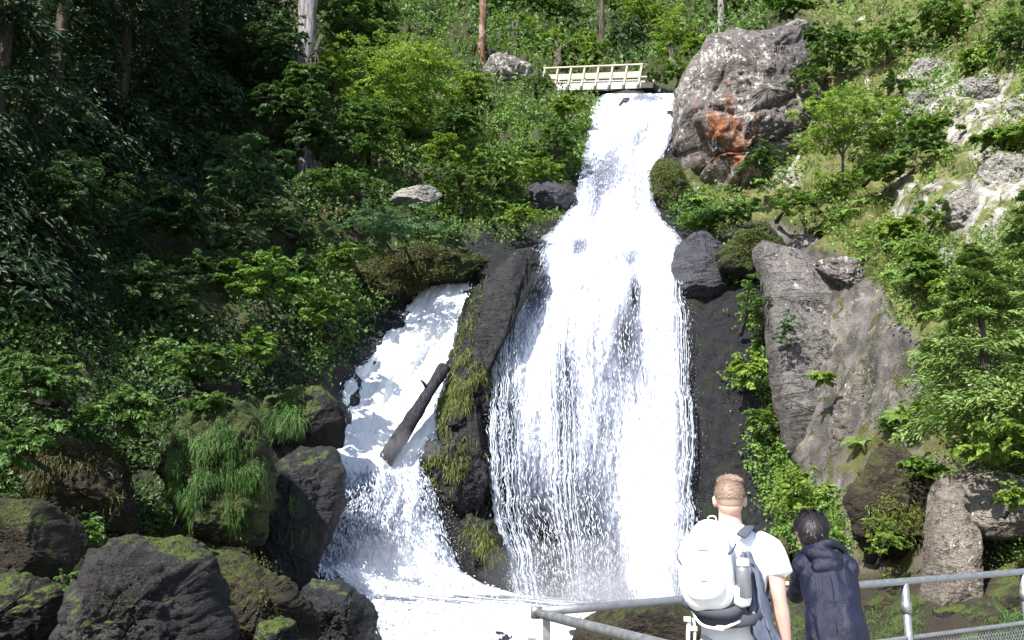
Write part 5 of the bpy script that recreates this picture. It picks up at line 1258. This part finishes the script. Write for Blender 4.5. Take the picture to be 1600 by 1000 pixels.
# ================================================================== the two people at the railing
def etube(pts, rx, ry, side, n=20):
    """closed tube with elliptic rings; side gives the direction of rx"""
    pts = np.array(pts, float); m = len(pts); rx = np.ones(m)*rx; ry = np.ones(m)*ry
    tg = np.gradient(pts, axis=0); tg /= np.linalg.norm(tg, axis=1, keepdims=True)
    sd = np.array(side, float)*np.ones((m, 3)); sd = sd - tg*(sd*tg).sum(1, keepdims=True); sd /= np.linalg.norm(sd, axis=1, keepdims=True)
    b = np.cross(tg, sd); th = np.linspace(0, 2*np.pi, n, endpoint=False)
    V = pts[:, None] + (rx[:, None]*np.cos(th))[..., None]*sd[:, None] + (ry[:, None]*np.sin(th))[..., None]*b[:, None]
    V = np.concatenate([V.reshape(-1, 3), pts[:1] - tg[:1]*min(rx[0], ry[0])*0.45, pts[-1:] + tg[-1:]*min(rx[-1], ry[-1])*0.45]); k = len(V)
    i = np.arange(n); j = (i+1) % n
    return V, grid_faces(m, n, True), np.concatenate([np.stack([np.full(n, k-2), j, i], 1), np.stack([np.full(n, k-1), (m-1)*n+i, (m-1)*n+j], 1)])
def smooth_path(P_, n=14):
    """Catmull-Rom through rows of any width"""
    P_ = np.array(P_, float); m = len(P_); out = []
    Q = np.concatenate([2*P_[:1]-P_[1:2], P_, 2*P_[-1:]-P_[-2:-1]])
    for i in range(m-1):
        a, b, c, d = Q[i], Q[i+1], Q[i+2], Q[i+3]
        for t in np.linspace(0, 1, n, endpoint=False):
            out.append(0.5*((2*b) + (-a+c)*t + (2*a-5*b+4*c-d)*t*t + (-a+3*b-3*c+d)*t**3))
    out.append(P_[-1]); return np.array(out)
def lt(mb, rows, side=(1, 0, 0), n=24, k=6):
    """rows: x,y,z,rx,ry"""
    s = smooth_path(rows, k); mb.add(*etube(s[:, :3], np.maximum(s[:, 3], .002), np.maximum(s[:, 4], .002), side, n)); return mb
def ball(mb, c, r, n=20, rot=None):
    ph = np.linspace(-np.pi/2, np.pi/2, n)[1:-1]; th = np.linspace(0, 2*np.pi, n, endpoint=False)
    V = np.array([[math.cos(p)*math.cos(t), math.cos(p)*math.sin(t), math.sin(p)] for p in ph for t in th] + [[0, 0, -1], [0, 0, 1]])*np.array(r)
    if rot is not None: V = V @ np.array(rot).T
    m = len(ph); k = m*n; i = np.arange(n); j = (i+1) % n
    mb.add(V + np.array(c), grid_faces(m, n, True), np.concatenate([np.stack([np.full(n, k), j, i], 1), np.stack([np.full(n, k+1), (m-1)*n+i, (m-1)*n+j], 1)])); return mb
def union(mb, name, mat, parent, voxel=0.008, smooth=4, wrinkle=None):
    """grow all pieces together into one continuous skin"""
    tmp = mb.build('tmp', None, None)
    r = tmp.modifiers.new('r', 'REMESH'); r.mode = 'VOXEL'; r.voxel_size = voxel; r.use_smooth_shade = True
    if smooth: s = tmp.modifiers.new('s', 'SMOOTH'); s.iterations = smooth; s.factor = 0.5
    dg = bpy.context.evaluated_depsgraph_get(); me = bpy.data.meshes.new_from_object(tmp.evaluated_get(dg)); me.name = name
    bpy.data.objects.remove(tmp)
    if wrinkle is not None:
        n = len(me.vertices); co = np.empty(n*3, np.float32); me.vertices.foreach_get('co', co); co = co.reshape(-1, 3).astype(float)
        no = np.empty(n*3, np.float32); me.vertices.foreach_get('normal', no); no = no.reshape(-1, 3)
        me.vertices.foreach_set('co', (co + no*wrinkle(co)[:, None]).astype(np.float32).ravel())
    me.polygons.foreach_set('use_smooth', np.full(len(me.polygons), True, dtype=bool)); me.update()
    return obj(name, me, mat, parent)
def hand(mb, w, d, pn, curl=0.5, s=1.0, right=True):
    """w wrist, d direction of the palm, pn direction the palm faces"""
    w = np.array(w, float); d = np.array(d, float); d /= np.linalg.norm(d); pn = np.array(pn, float); pn -= d*pn.dot(d); pn /= np.linalg.norm(pn)
    sd = np.cross(d, pn)*(1 if right else -1)         # towards the thumb
    lt(mb, [(*(w - d*0.02), .026*s, .020*s), (*(w + d*0.02*s), .030*s, .018*s), (*(w + d*.06*s), .040*s, .016*s), (*(w + d*.088*s), .038*s, .013*s)], sd, 16, 4)
    for i, (off, L) in enumerate([(.030, .068), (.011, .078), (-.009, .072), (-.028, .056)]):
        p = w + d*.085*s + sd*off*s; a = 0.0; pts = [p - d*.015]; rad = [.0085*s]
        for j in range(3):
            a += curl*(0.7 if j else 0.45) + 0.06*i; p = p + (d*math.cos(a) + pn*math.sin(a))*L*s*(0.45, 0.32, 0.23)[j]; pts.append(p); rad.append((.0082, .0074, .006)[j]*s)
        mb.add(*etube(pts, np.array(rad), np.array(rad), sd, 10))
    p = w + d*.025*s + sd*.022*s
    q = p + (d*.5 + sd*.75 + pn*.25)*.036*s; r = q + (d*.85 + sd*.30 + pn*.35)*.030*s; t = r + (d*.9 + pn*.4)*.022*s
    mb.add(*etube([p, q, r, t], np.array([.013, .011, .0095, .007])*s, np.array([.012, .0105, .009, .0065])*s, pn, 10))
def head(mb, c, s=1.0, yaw=0.0, pitch=0.0, roll=0.0):
    """skull, jaw, nose, brow, lips and ears; faces +Y before turning"""
    rot = np.array(Matrix.Rotation(yaw, 3, 'Z') @ Matrix.Rotation(pitch, 3, 'X') @ Matrix.Rotation(roll, 3, 'Y')); c = np.array(c, float)
    T = lambda p: c + rot @ (np.array(p, float)*s)
    def bl(p, r, rr=None):
        R2 = rot if rr is None else rot @ np.array(rr); ball(mb, T(p), np.array(r)*s, 18, R2)
    bl((0, -.012, .025), (.076, .094, .088)); bl((0, .020, -.030), (.058, .070, .075)); bl((0, .050, -.072), (.036, .036, .030)); bl((0, -.035, -.02), (.062, .060, .062))
    bl((0, .088, -.018), (.012, .020, .012)); bl((0, .083, 0.0), (.009, .014, .026)); bl((0, .078, -.045), (.024, .014, .007)); bl((0, .076, -.055), (.021, .013, .007))
    bl((-.030, .070, .024), (.026, .014, .009)); bl((.030, .070, .024), (.026, .014, .009)); bl((-.045, .055, -.015), (.022, .022, .018)); bl((.045, .055, -.015), (.022, .022, .018))
    for sx in (-1, 1):
        rr = Matrix.Rotation(sx*0.45, 3, 'Z')
        bl((sx*.080, -.008, -.002), (.007, .018, .030), rr); bl((sx*.084, -.014, .012), (.006, .014, .014), rr); bl((sx*.077, -.002, -.025), (.006, .010, .011), rr)
    return T, rot
def eyes(T, rot, parent, s=1.0):
    for sx in (-1, 1):
        mb = MB(); ball(mb, T((sx*.030, .073, .003)), np.array([.012]*3)*s, 12, rot); mb.build('eye', M['eye'], parent)

def skin_mat():
    t = NT('skin'); n = t.noise(t.coord('Object'), 22, 4, .6)
    c = t.mix(n, (0.50, 0.29, 0.235), (0.62, 0.40, 0.33))
    return t.done(t.principled(c, 0.5, 0.4, t.bump(t.noise(t.coord('Object'), 160, 3), .15, .003), 0.0, **{'Subsurface Weight': 0.12, 'Subsurface Scale': 0.02}))
M['skin'] = skin_mat(); M['eye'] = plain_mat('eye_white', (0.35, 0.33, 0.32), 0.2)
def cloth_mat(name, c, var=0.12, rough=0.85, weave=420, bump=0.25, sheen=0.0, folds=0.0):
    t = NT(name); p = t.coord('Object'); n = t.noise(p, 6, 4, .6); w = t.noise(p, weave, 2, .5)
    col = t.mix(n, tuple(x*(1-var) for x in c), tuple(min(1, x*(1+var)) for x in c))
    h = t.math('ADD', t.math('MULTIPLY', w, .15), t.math('MULTIPLY', t.noise(t.scale(p, (9, 9, 5)), 1.0, 4, .6, .8), folds))
    return t.done(t.principled(col, rough, 0.3, t.bump(h, bump, 0.03), 0.0, **{'Sheen Weight': sheen}))
M['tee'] = cloth_mat('white_cotton', (0.80, 0.81, 0.84), .04, folds=.6)
M['trs'] = cloth_mat('stone_trousers', (0.42, 0.41, 0.38), .08, folds=.8)
M['pack'] = cloth_mat('pale_grey_pack_cloth', (0.80, 0.81, 0.83), .03, folds=.7)
M['strap'] = cloth_mat('dark_webbing', (0.055, 0.06, 0.075), .2, folds=.2)
M['slate'] = cloth_mat('slate_jacket_cloth', (0.09, 0.105, 0.15), .15, folds=1.0)
M['navy'] = cloth_mat('navy_rain_jacket', (0.008, 0.0095, 0.024), .18, rough=.42, folds=1.6, bump=.5, weave=900)
M['jean'] = cloth_mat('blue_jeans', (0.05, 0.07, 0.12), .15, folds=.6)
M['shoe'] = cloth_mat('brown_shoe', (0.08, 0.05, 0.03), .15)
M['sole'] = plain_mat('rubber_sole', (0.04, 0.04, 0.04), .8)
M['bottle'] = plain_mat('grey_bottle', (0.23, 0.24, 0.26), .35, 0.6); M['cap'] = plain_mat('pale_cap', (0.60, 0.61, 0.63), .4)
def hair_mat(name, a, b, sx=120):
    t = NT(name); p = t.coord('Object'); n = t.noise(t.scale(p, (sx, sx, sx*0.25)), 1.0, 4, .7, .5); n2 = t.noise(p, 18, 3)
    return t.done(t.principled(t.mix(n, a, b), 0.45, 0.4, t.bump(n, .15, .004)))
M['blond'] = hair_mat('short_blond_hair', (0.19, 0.125, 0.09), (0.36, 0.265, 0.20), 260); M['black_hair'] = hair_mat('black_hair', (0.010, 0.008, 0.010), (0.045, 0.038, 0.045), 90)
def hair_strands(name, base, nrm, L, W, mat, parent, seed, flow, n, jit=.25, lift=.2):
    """short locks of hair laid over the scalp"""
    rg = np.random.default_rng(seed); i = rg.integers(0, len(base), n); p = base[i]; q = nrm[i]
    d = flow(p) ; d = d - q*(d*q).sum(1, keepdims=True)*(1-lift); d = d + q*lift + rg.normal(0, jit, d.shape); d /= np.linalg.norm(d, axis=1, keepdims=True)
    sd = np.cross(d, q); sd /= np.linalg.norm(sd, axis=1, keepdims=True)+1e-9; l = (L*(.5+rg.random(n)))[:, None]; w = W*(.6+.8*rg.random(n))[:, None]
    m1 = p + d*l*.5; tp = p + d*l - q*l*.22
    V = np.stack([p - sd*w/2, p + sd*w/2, m1 + sd*w*.4, m1 - sd*w*.4, tp], 1).reshape(-1, 3); k = np.arange(n)[:, None, None]*5
    F = np.concatenate([k + np.array([[0,1,2]])[None], k + np.array([[0,2,3]])[None], k + np.array([[3,2,4]])[None]], 1).reshape(-1, 3)
    return obj(name, mesh_np(name, V, F, False), M[mat], parent)
def cap_pts(T, c, rx, ry, rz, cond, n=6000, seed=3):
    rg = np.random.default_rng(seed); u = rn(rg, n); loc = np.array(c) + u*np.array([rx, ry, rz]); k = cond(loc, u); loc = loc[k]; u = u[k]
    w = np.array([T(x) for x in loc]); n2 = np.array([T(x + y*0.01) for x, y in zip(loc, u)]) - w; n2 /= np.linalg.norm(n2, axis=1, keepdims=True)
    return w, n2
A3 = lambda *p: np.array(p, float)

# ---------------------------------------------------------------- man in the white T-shirt
mo = P(1139, 780, 4.9); mo = np.array([mo[0], 4.9, 0.0])
YAW = -0.33
def turn(v): v = np.array(v, float); c_, s_ = math.cos(YAW), math.sin(YAW); return np.array([v[0]*c_-v[1]*s_, v[0]*s_+v[1]*c_, v[2]])
man = empty('person', mo, 'short haired blond person in a white T-shirt seen from behind with a pale backpack', 'person')
mb = MB()
man.rotation_euler.z = YAW
T, rot = head(mb, (0, .015, 1.636), 1.03, yaw=0.24, pitch=-.06)
lt(mb, [(0, -.005, 1.40, .080, .065), (0, 0, 1.47, .078, .066), (0, .006, 1.52, .064, .062), (0, .010, 1.56, .060, .060), (0, .012, 1.60, .058, .060)])
lt(mb, [(0, 0, .88, .155, .11), (0, 0, .98, .15, .10), (0, 0, 1.10, .135, .092), (0, .0, 1.25, .16, .105), (0, 0, 1.36, .175, .10), (0, 0, 1.43, .13, .075), (0, 0, 1.47, .06, .055)])
# right arm hangs, left forearm is bent forward
lt(mb, [(.155, 0, 1.415, .055, .055), (.205, -.005, 1.37, .054, .056), (.225, -.015, 1.28, .045, .048), (.232, -.02, 1.18, .040, .042), (.238, -.012, 1.12, .036, .038), (.243, .005, 1.06, .040, .040), (.252, .03, .95, .030, .030), (.256, .045, .87, .024, .022)])
hand(mb, (.256, .047, .865), (.02, .16, -1), (-1, 0, -.1), .45, 1.0, True)
lt(mb, [(-.155, 0, 1.415, .055, .055), (-.200, 0, 1.36, .052, .054), (-.215, .02, 1.27, .045, .047), (-.215, .05, 1.17, .040, .042), (-.195, .11, 1.13, .038, .038), (-.15, .20, 1.15, .036, .034), (-.09, .30, 1.19, .026, .024)])
hand(mb, (-.085, .31, 1.192), (.6, .75, .2), (.5, -.3, .2), .6, 1.0, False)
for sx in (-1, 1):
    lt(mb, [(sx*.085, 0, .93, .085, .09), (sx*.095, 0, .80, .085, .088), (sx*.10, .01, .62, .068, .07), (sx*.10, .015, .48, .055, .056), (sx*.10, 0, .36, .052, .056), (sx*.10, -.01, .20, .038, .042), (sx*.10, 0, .09, .034, .040)])
    lt(mb, [(sx*.10, -.04, .04, .030, .03), (sx*.105, .03, .04, .034, .03), (sx*.115, .12, .03, .038, .02), (sx*.118, .17, .025, .03, .016)])
union(mb, 'body', M['skin'], man, .0065, 5)
eyes(T, rot, man)
wr = lambda a, f, s: (lambda co: a*fbm(co*np.array(f), 3, s))
def folds(amp, seed, fx=9, fz=5):
    def g(co):
        q = co*np.array([fx, fx, fz]); q = q + 0.6*fbm(co*4, 2, seed)[:, None]
        return amp*(ridged(q, 2, seed)*0.6 + 0.5*fbm(co*np.array([14, 14, 9]), 2, seed+4))
    return g
mb = MB()
lt(mb, [(0, 0, .90, .178, .128), (0, 0, .98, .172, .122), (0, 0, 1.10, .163, .115), (0, 0, 1.25, .182, .122), (0, 0, 1.36, .196, .118), (0, 0, 1.44, .165, .092), (0, .0, 1.485, .105, .074), (0, .0, 1.512, .068, .062)], n=32)
for sx in (-1, 1):
    lt(mb, [(sx*.13, 0, 1.43, .060, .066), (sx*.200, -.003, 1.392, .066, .070), (sx*.228, -.012 if sx > 0 else .01, 1.335, .064, .068), (sx*.246, -.018 if sx > 0 else .03, 1.265, .062, .066)], n=24)
union(mb, 'shirt', M['tee'], man, .008, 3, folds(.005, 11))
mb = MB()
lt(mb, [(0, 0, .86, .172, .122), (0, 0, .93, .170, .120), (0, 0, .985, .160, .112)], n=30)
for sx in (-1, 1):
    lt(mb, [(sx*.085, 0, .93, .095, .105), (sx*.095, 0, .78, .10, .104), (sx*.105, .01, .60, .085, .088), (sx*.105, .01, .45, .074, .078), (sx*.105, 0, .25, .066, .070), (sx*.105, 0, .085, .066, .074)])
union(mb, 'trousers', M['trs'], man, .009, 3, folds(.005, 15))
for sx in (-1, 1):
    mb = MB(); lt(mb, [(sx*.10, -.055, .055, .038, .04), (sx*.105, .0, .06, .044, .05), (sx*.115, .10, .045, .048, .036), (sx*.118, .185, .035, .040, .026)]); lt(mb, [(sx*.10, 0, .06, .045, .05), (sx*.10, -.005, .12, .045, .05)])
    sh = union(mb, 'shoe', M['shoe'], man, .008, 2)
    mb = MB(); lt(mb, [(sx*.10, -.095, .012, .030, .012), (sx*.105, .0, .012, .046, .012), (sx*.116, .12, .012, .052, .012), (sx*.118, .21, .012, .030, .012)]); mb.build('sole', M['sole'], sh)
# cropped hair: a thin skull cap with longer hair on the crown
mb = MB(); 
for p, r in (((0, -.013, .029), (.0800, .0985, .0900)), ((0, -.040, -.002), (.0665, .0640, .0620))): ball(mb, T(p), r, 24, rot)
hair = union(mb, 'hair', M['blond'], man, .006, 9)
w, n2 = cap_pts(T, (0, -.014, .034), .079, .097, .089, lambda l, u: (u[:, 2] > .35) | ((u[:, 1] < -.1) & (u[:, 2] > -.2)), 5000)
hs = hair_strands('crown_hair', w, n2, .010, .0016, 'blond', hair, 5, lambda p: np.tile(A3(.1, -.2, -.9), (len(p), 1)), 12000, .3, .25)
w, n2 = cap_pts(T, (0, -.008, .044), .076, .090, .084, lambda l, u: (u[:, 2] > .62), 5000)
hair_strands('fringe', w, n2, .026, .0022, 'blond', hair, 6, lambda p: np.tile(A3(.8, .5, .2), (len(p), 1)), 5000, .3, .3)

# backpack on his back
pc = A3(-.105, -.245, 1.345)
pack = empty('backpack', mo + turn((-.105, -.13, 1.13)), 'pale grey backpack worn by the blond person in the white T-shirt', 'backpack')
po = A3(-.105, -.13, 1.13); pack.rotation_euler.z = YAW
def pk(p): return tuple(A3(*p) - po)
mb = MB()
s = smooth_path([(-.085, -.20, 1.135, .080, .05), (-.095, -.225, 1.165, .122, .095), (-.105, -.235, 1.24, .138, .112), (-.100, -.23, 1.34, .128, .105), (-.088, -.215, 1.43, .106, .088), (-.078, -.20, 1.495, .080, .065), (-.072, -.19, 1.53, .042, .032)], 8)
V_, Q_, T_ = etube(s[:, :3] - po, s[:, 3], s[:, 4], (1, 0, 0), 40)
# squarer section than an ellipse
ctr = np.repeat(s[:, :3] - po, 40, 0); dd = V_[:-2] - ctr; a_ = np.arctan2(dd[:, 1]/np.repeat(s[:, 4], 40), dd[:, 0]/np.repeat(s[:, 3], 40)); V_[:-2] = ctr + dd*(1/(np.abs(np.cos(a_))**3.2 + np.abs(np.sin(a_))**3.2)**(1/3.2))[:, None]
mb.add(V_, Q_, T_); union(mb, 'main_compartment', M['pack'], pack, .008, 2, folds(.004, 21, 7, 4))
mb = MB()   # lower back pocket
lt(mb, [(*pk((-.100, -.315, 1.17)), .085, .035), (*pk((-.105, -.335, 1.22)), .102, .040), (*pk((-.104, -.332, 1.30)), .096, .034), (*pk((-.100, -.320, 1.34)), .078, .020)], n=28)
union(mb, 'front_pocket', M['pack'], pack, .008, 2, folds(.003, 23))
def strap(name, pts, w, th, mat, par, side=(0, 0, 1), wr_=0):
    s = smooth_path([tuple(A3(*p)) for p in pts], 8); mb = MB(); mb.add(*etube(s, w, th, side, 12)); return mb.build(name, M[mat], par)
for sx in (-1, 1):
    strap('shoulder_strap', [pk((sx*.085-.02, -.135, 1.46)), pk((sx*.10, -.08, 1.50)), pk((sx*.10, .02, 1.495)), pk((sx*.115, .10, 1.43)), pk((sx*.14, .145, 1.32)), pk((sx*.17, .10, 1.20)), pk((sx*.16, -.08, 1.15))], .030, .008, 'pack' if sx < 0 else 'strap', pack, (1, 0, 0))
strap('grab_loop', [pk((-.10, -.16, 1.515)), pk((-.095, -.155, 1.555)), pk((-.06, -.155, 1.557)), pk((-.05, -.16, 1.515))], .010, .004, 'pack', pack, (0, 1, 0))
strap('hip_belt', [pk((-.20, -.10, 1.085)), pk((-.12, -.215, 1.05)), pk((0, -.235, 1.045)), pk((.12, -.19, 1.065)), pk((.19, -.04, 1.10)), pk((.14, .13, 1.09)), pk((0, .165, 1.06)), pk((-.15, .12, 1.06)), pk((-.20, -.02, 1.08))], .034, .012, 'strap', pack, (0, 0, 1))
strap('lower_panel', [pk((-.23, -.17, 1.125)), pk((-.12, -.26, 1.095)), pk((.0, -.26, 1.09)), pk((.06, -.20, 1.115))], .030, .03, 'strap', pack, (0, 0, 1))
strap('webbing_strap', [pk((-.20, -.22, 1.10)), pk((-.14, -.265, 1.03)), pk((-.05, -.27, 1.015)), pk((.03, -.245, 1.04)), pk((.12, -.20, 1.09))], .007, .003, 'pack', pack, (0, 0, 1))
strap('webbing_strap', [pk((-.205, -.20, 1.05)), pk((-.215, -.205, .98)), pk((-.222, -.19, .86))], .010, .003, 'pack', pack, (1, 0, 0))
strap('webbing_strap', [pk((-.185, -.205, 1.05)), pk((-.18, -.21, .98)), pk((-.19, -.19, .90))], .007, .003, 'cap', pack, (1, 0, 0))
for p in ((-.045, -.272, 1.018), (-.215, -.215, 1.045), (-.185, -.215, 1.00)):
    mb = MB(); mb.box(pk(p), (.018, .006, .011)); mb.build('buckle', M['cap'], pack, False)
for z, y in ((1.385, -.325), (1.24, -.374)):
    strap('zip', [pk((-.20, y+.05, z-.02)), pk((-.15, y+.012, z+.006)), pk((-.108, y, z+.01)), pk((-.06, y+.012, z+.006)), pk((-.015, y+.05, z-.02))], .003, .003, 'strap', pack, (0, 0, 1))
strap('compression_strap', [pk((-.255, -.20, 1.36)), pk((-.245, -.28, 1.35)), pk((-.225, -.32, 1.33))], .009, .004, 'slate', pack, (0, 0, 1))
strap('compression_strap', [pk((.04, -.17, 1.42)), pk((.035, -.27, 1.40)), pk((.015, -.315, 1.38))], .009, .004, 'slate', pack, (0, 0, 1))
mb = MB(); lt(mb, [(*pk((.062, -.235, 1.13)), .040, .040), (*pk((.066, -.235, 1.17)), .047, .045), (*pk((.066, -.235, 1.215)), .047, .045)], n=24)
union(mb, 'side_pocket', M['pack'], pack, .007, 1, folds(.003, 25))
# bottle in the side pocket
bo = mo + turn((.078, -.25, 1.165))
bot = empty('water_bottle', bo, 'grey metal water bottle standing in the right side pocket of the pale backpack', 'bottle')
def lathe(prof, n=28):
    pr = np.array(prof, float); th = np.linspace(0, 2*np.pi, n, endpoint=False)
    V = np.stack([pr[:, 0][:, None]*np.cos(th), pr[:, 0][:, None]*np.sin(th), pr[:, 1][:, None]*np.ones(n)], -1).reshape(-1, 3)
    return V, grid_faces(len(pr), n, True)[:, ::-1]
mb = MB(); mb.add(*lathe([(.001, 0), (.033, 0), (.037, .006), (.037, .13), (.034, .145), (.026, .152), (.001, .152)])); mb.build('body', M['bottle'], bot)
mb = MB(); mb.add(*lathe([(.001, .153), (.031, .153), (.032, .158), (.031, .185), (.026, .192), (.001, .193)])); mb.build('cap', M['cap'], bot)
# slate jacket tucked under the strap, hanging down his right side
jo = mo + turn((.10, -.14, 1.38))
nu_, nv_ = 40, 16; u = np.linspace(0, 1, nu_)[:, None]; v = np.linspace(-1, 1, nv_)[None]
cxp = np.interp(u, [0, .25, .6, 1], [-.02, .015, .04, .11]); wdt = np.interp(u, [0, .15, .5, 1], [.018, .045, .055, .085]); zz = -u*.50
X = cxp + wdt*v; Yy = -.02 + .02*np.sin(v*7 + u*3) + .012*np.sin(v*13+1) - .03*np.sin(u*3) + .03*v*v; Z = zz + .02*np.sin(v*3+1)*u - .03*np.abs(v)*u
J1 = np.stack([X, Yy, Z + 0*v], -1).reshape(-1, 3); J1 = J1 + .006*fbm(J1*25, 2, 4)[:, None]; J2 = J1 + A3(0, .014, 0)
F1 = grid_faces(nu_, nv_); n_ = len(J1); mb = MB(); 
bd = [i*nv_ for i in range(nu_)] + [(nu_-1)*nv_ + j for j in range(1, nv_)] + [i*nv_ + nv_-1 for i in range(nu_-2, -1, -1)] + [j for j in range(nv_-2, 0, -1)]
rim = [(bd[i], bd[(i+1) % len(bd)], bd[(i+1) % len(bd)]+n_, bd[i]+n_) for i in range(len(bd))]
mb.add(np.concatenate([J1, J2]), np.concatenate([F1, F1[:, ::-1]+n_, np.array(rim)])); jk = mb.build('jacket', M['slate']); jk.location = jo; jk.rotation_euler.z = YAW
tag(jk, 'slate blue jacket hanging from the backpack down the right side of the blond person', 'jacket')

# ---------------------------------------------------------------- woman in the navy jacket leaning on the rail
def W(px_, py_, Y): return P(px_, py_, Y)
hipc = W(1306, 978, 5.58); wo = A3(hipc[0]+.01, 5.56, 0)
wom = empty('person', wo, 'dark haired person in a navy hooded jacket leaning forward on the railing', 'person'); wom.scale = (.95, 1, 1)
q = lambda p: tuple(A3(*p) - wo)
chest = W(1295, 905, 5.76); nk = W(1282, 866, 5.86); hd = W(1263, 829, 5.93); waist = W(1302, 945, 5.66)
shL = W(1254, 886, 5.80); shR = W(1326, 888, 5.74); elL = W(1244, 929, 6.02); wrL = W(1243, 914, 6.10)
elR = W(1315, 925, 6.12); wrR = W(1285, 922, 6.34)
mb = MB()
T2, rot2 = head(mb, q(hd), .97, yaw=.75, pitch=-.15, roll=.12)
lt(mb, [(*q(nk + A3(0, -.03, -.05)), .06, .055), (*q(nk), .052, .050), (*q(hd*.5 + nk*.5), .048, .050), (*q(hd + A3(0, -.01, -.02)), .050, .052)])
lt(mb, [(*q(hipc + A3(0, 0, -.06)), .155, .12), (*q(hipc), .155, .12), (*q(waist), .125, .095), (*q(chest), .145, .10), (*q(nk*.6+chest*.4), .13, .08), (*q(nk), .06, .05)])
for a, b, c, d, rt in ((shL, elL, wrL, A3(-.95, .25, .12), False), (shR, elR, wrR, A3(-.5, .7, .0), True)):
    lt(mb, [(*q(a), .048, .048), (*q(a*.5+b*.5), .040, .042), (*q(b), .036, .036), (*q(b*.45+c*.55), .032, .031), (*q(c), .023, .021)])
    hand(mb, q(c), d, (0.1, .1, -1), .55, .92, rt)
for sx in (-1, 1):
    x0 = sx*.085
    lt(mb, [(x0, .02, .90, .085, .09), (x0, 0, .76, .08, .085), (x0*1.05, .01, .58, .065, .068), (x0*1.05, .0, .46, .052, .054), (x0*1.05, -.03, .33, .050, .054), (x0*1.05, -.05, .18, .036, .040), (x0*1.05, -.05, .08, .032, .038)])
    lt(mb, [(x0*1.05, -.09, .04, .028, .028), (x0*1.1, -.02, .04, .032, .028), (x0*1.15, .09, .028, .034, .018)])
union(mb, 'body', M['skin'], wom, .0065, 5)
eyes(T2, rot2, wom, .97)
mb = MB()
for sx in (-1, 1):
    x0 = sx*.088
    lt(mb, [(x0, .01, .88, .095, .105), (x0, 0, .74, .09, .098), (x0*1.05, .01, .56, .075, .078), (x0*1.05, 0, .42, .062, .066), (x0*1.05, -.03, .25, .054, .058), (x0*1.05, -.05, .07, .056, .060)])
union(mb, 'jeans', M['jean'], wom, .009, 3, folds(.004, 31))
for sx in (-1, 1):
    x0 = sx*.09; mb = MB(); lt(mb, [(x0*1.05, -.105, .05, .034, .036), (x0*1.08, -.04, .055, .040, .046), (x0*1.12, .05, .04, .043, .032), (x0*1.15, .12, .03, .036, .022)]); lt(mb, [(x0*1.05, -.05, .05, .040, .045), (x0*1.05, -.05, .11, .040, .045)])
    sh = union(mb, 'shoe', M['sole'], wom, .008, 2)
# jacket
mb = MB()
lt(mb, [(.0, -.005, .62, .205, .155), (.0, -.005, .74, .198, .152), (*q(hipc + A3(0, 0, .0)), .190, .150), (*q(waist), .176, .135), (*q(chest), .186, .130), (*q(nk*.45+chest*.55), .172, .112), (*q(nk + A3(0, -.02, -.01)), .085, .075)], n=36)
for a, b, c in ((shL, elL, wrL), (shR, elR, wrR)):
    lt(mb, [(*q(a*.75 + nk*.25), .070, .070), (*q(a), .072, .070), (*q(a*.5+b*.5), .064, .064), (*q(b), .058, .056), (*q(b*.5+c*.5), .048, .046), (*q(c + (b-c)*.12), .038, .036)], n=22)
union(mb, 'jacket', M['navy'], wom, .008, 2, folds(.008, 41, 8, 7))
# hood lying folded on the shoulders
hb = W(1290, 874, 5.70)
mb = MB()
ball(mb, q(hb + A3(.012, .03, .0)), (.135, .085, .062), 26, np.array(Matrix.Rotation(R(22), 3, 'Y') @ Matrix.Rotation(R(-20), 3, 'X')))
ball(mb, q(W(1294, 886, 5.69)), (.105, .06, .060), 22)
rimp = [q(W(1246, 872, 5.86)), q(W(1256, 862, 5.80)), q(W(1275, 853, 5.72)), q(W(1300, 849, 5.72)), q(W(1318, 858, 5.78)), q(W(1322, 872, 5.86))]
s = smooth_path(rimp, 6); mb.add(*etube(s, .026, .018, (0, 0, 1), 14))
union(mb, 'hood', M['navy'], wom, .0075, 2, folds(.007, 43, 10, 8))
for p0, p1, p2 in (((1262, 905), (1290, 925), (1296, 990)),):
    s = smooth_path([q(W(1297, 900, 5.585)), q(W(1302, 940, 5.50)), q(W(1306, 985, 5.405))], 6)
    mb = MB(); mb.add(*etube(s, .004, .003, (1, 0, 0), 8)); mb.build('back_seam', M['navy'], wom)
# dark bobbed hair
mb = MB()
for p, r in (((0, -.022, .030), (.092, .104, .098)), ((0, -.052, -.030), (.086, .070, .075)), ((-.062, -.006, -.030), (.028, .055, .065)), ((.062, -.006, -.030), (.028, .055, .065))): ball(mb, T2(p), np.array(r)*.97, 24, rot2)
hw = union(mb, 'hair', M['black_hair'], wom, .008, 3, lambda co: .006*fbm(co*np.array([28, 28, 12]), 3, 9))
w, n2 = cap_pts(T2, (0, -.026, .020), .095, .107, .104, lambda l, u: (u[:, 1] < .55) | (u[:, 2] > .3), 7000)
hair_strands('locks', w, n2, .060, .0035, 'black_hair', hw, 8, lambda p: np.tile(A3(-.1, -.2, -1.0), (len(p), 1)), 11000, .25, .14)
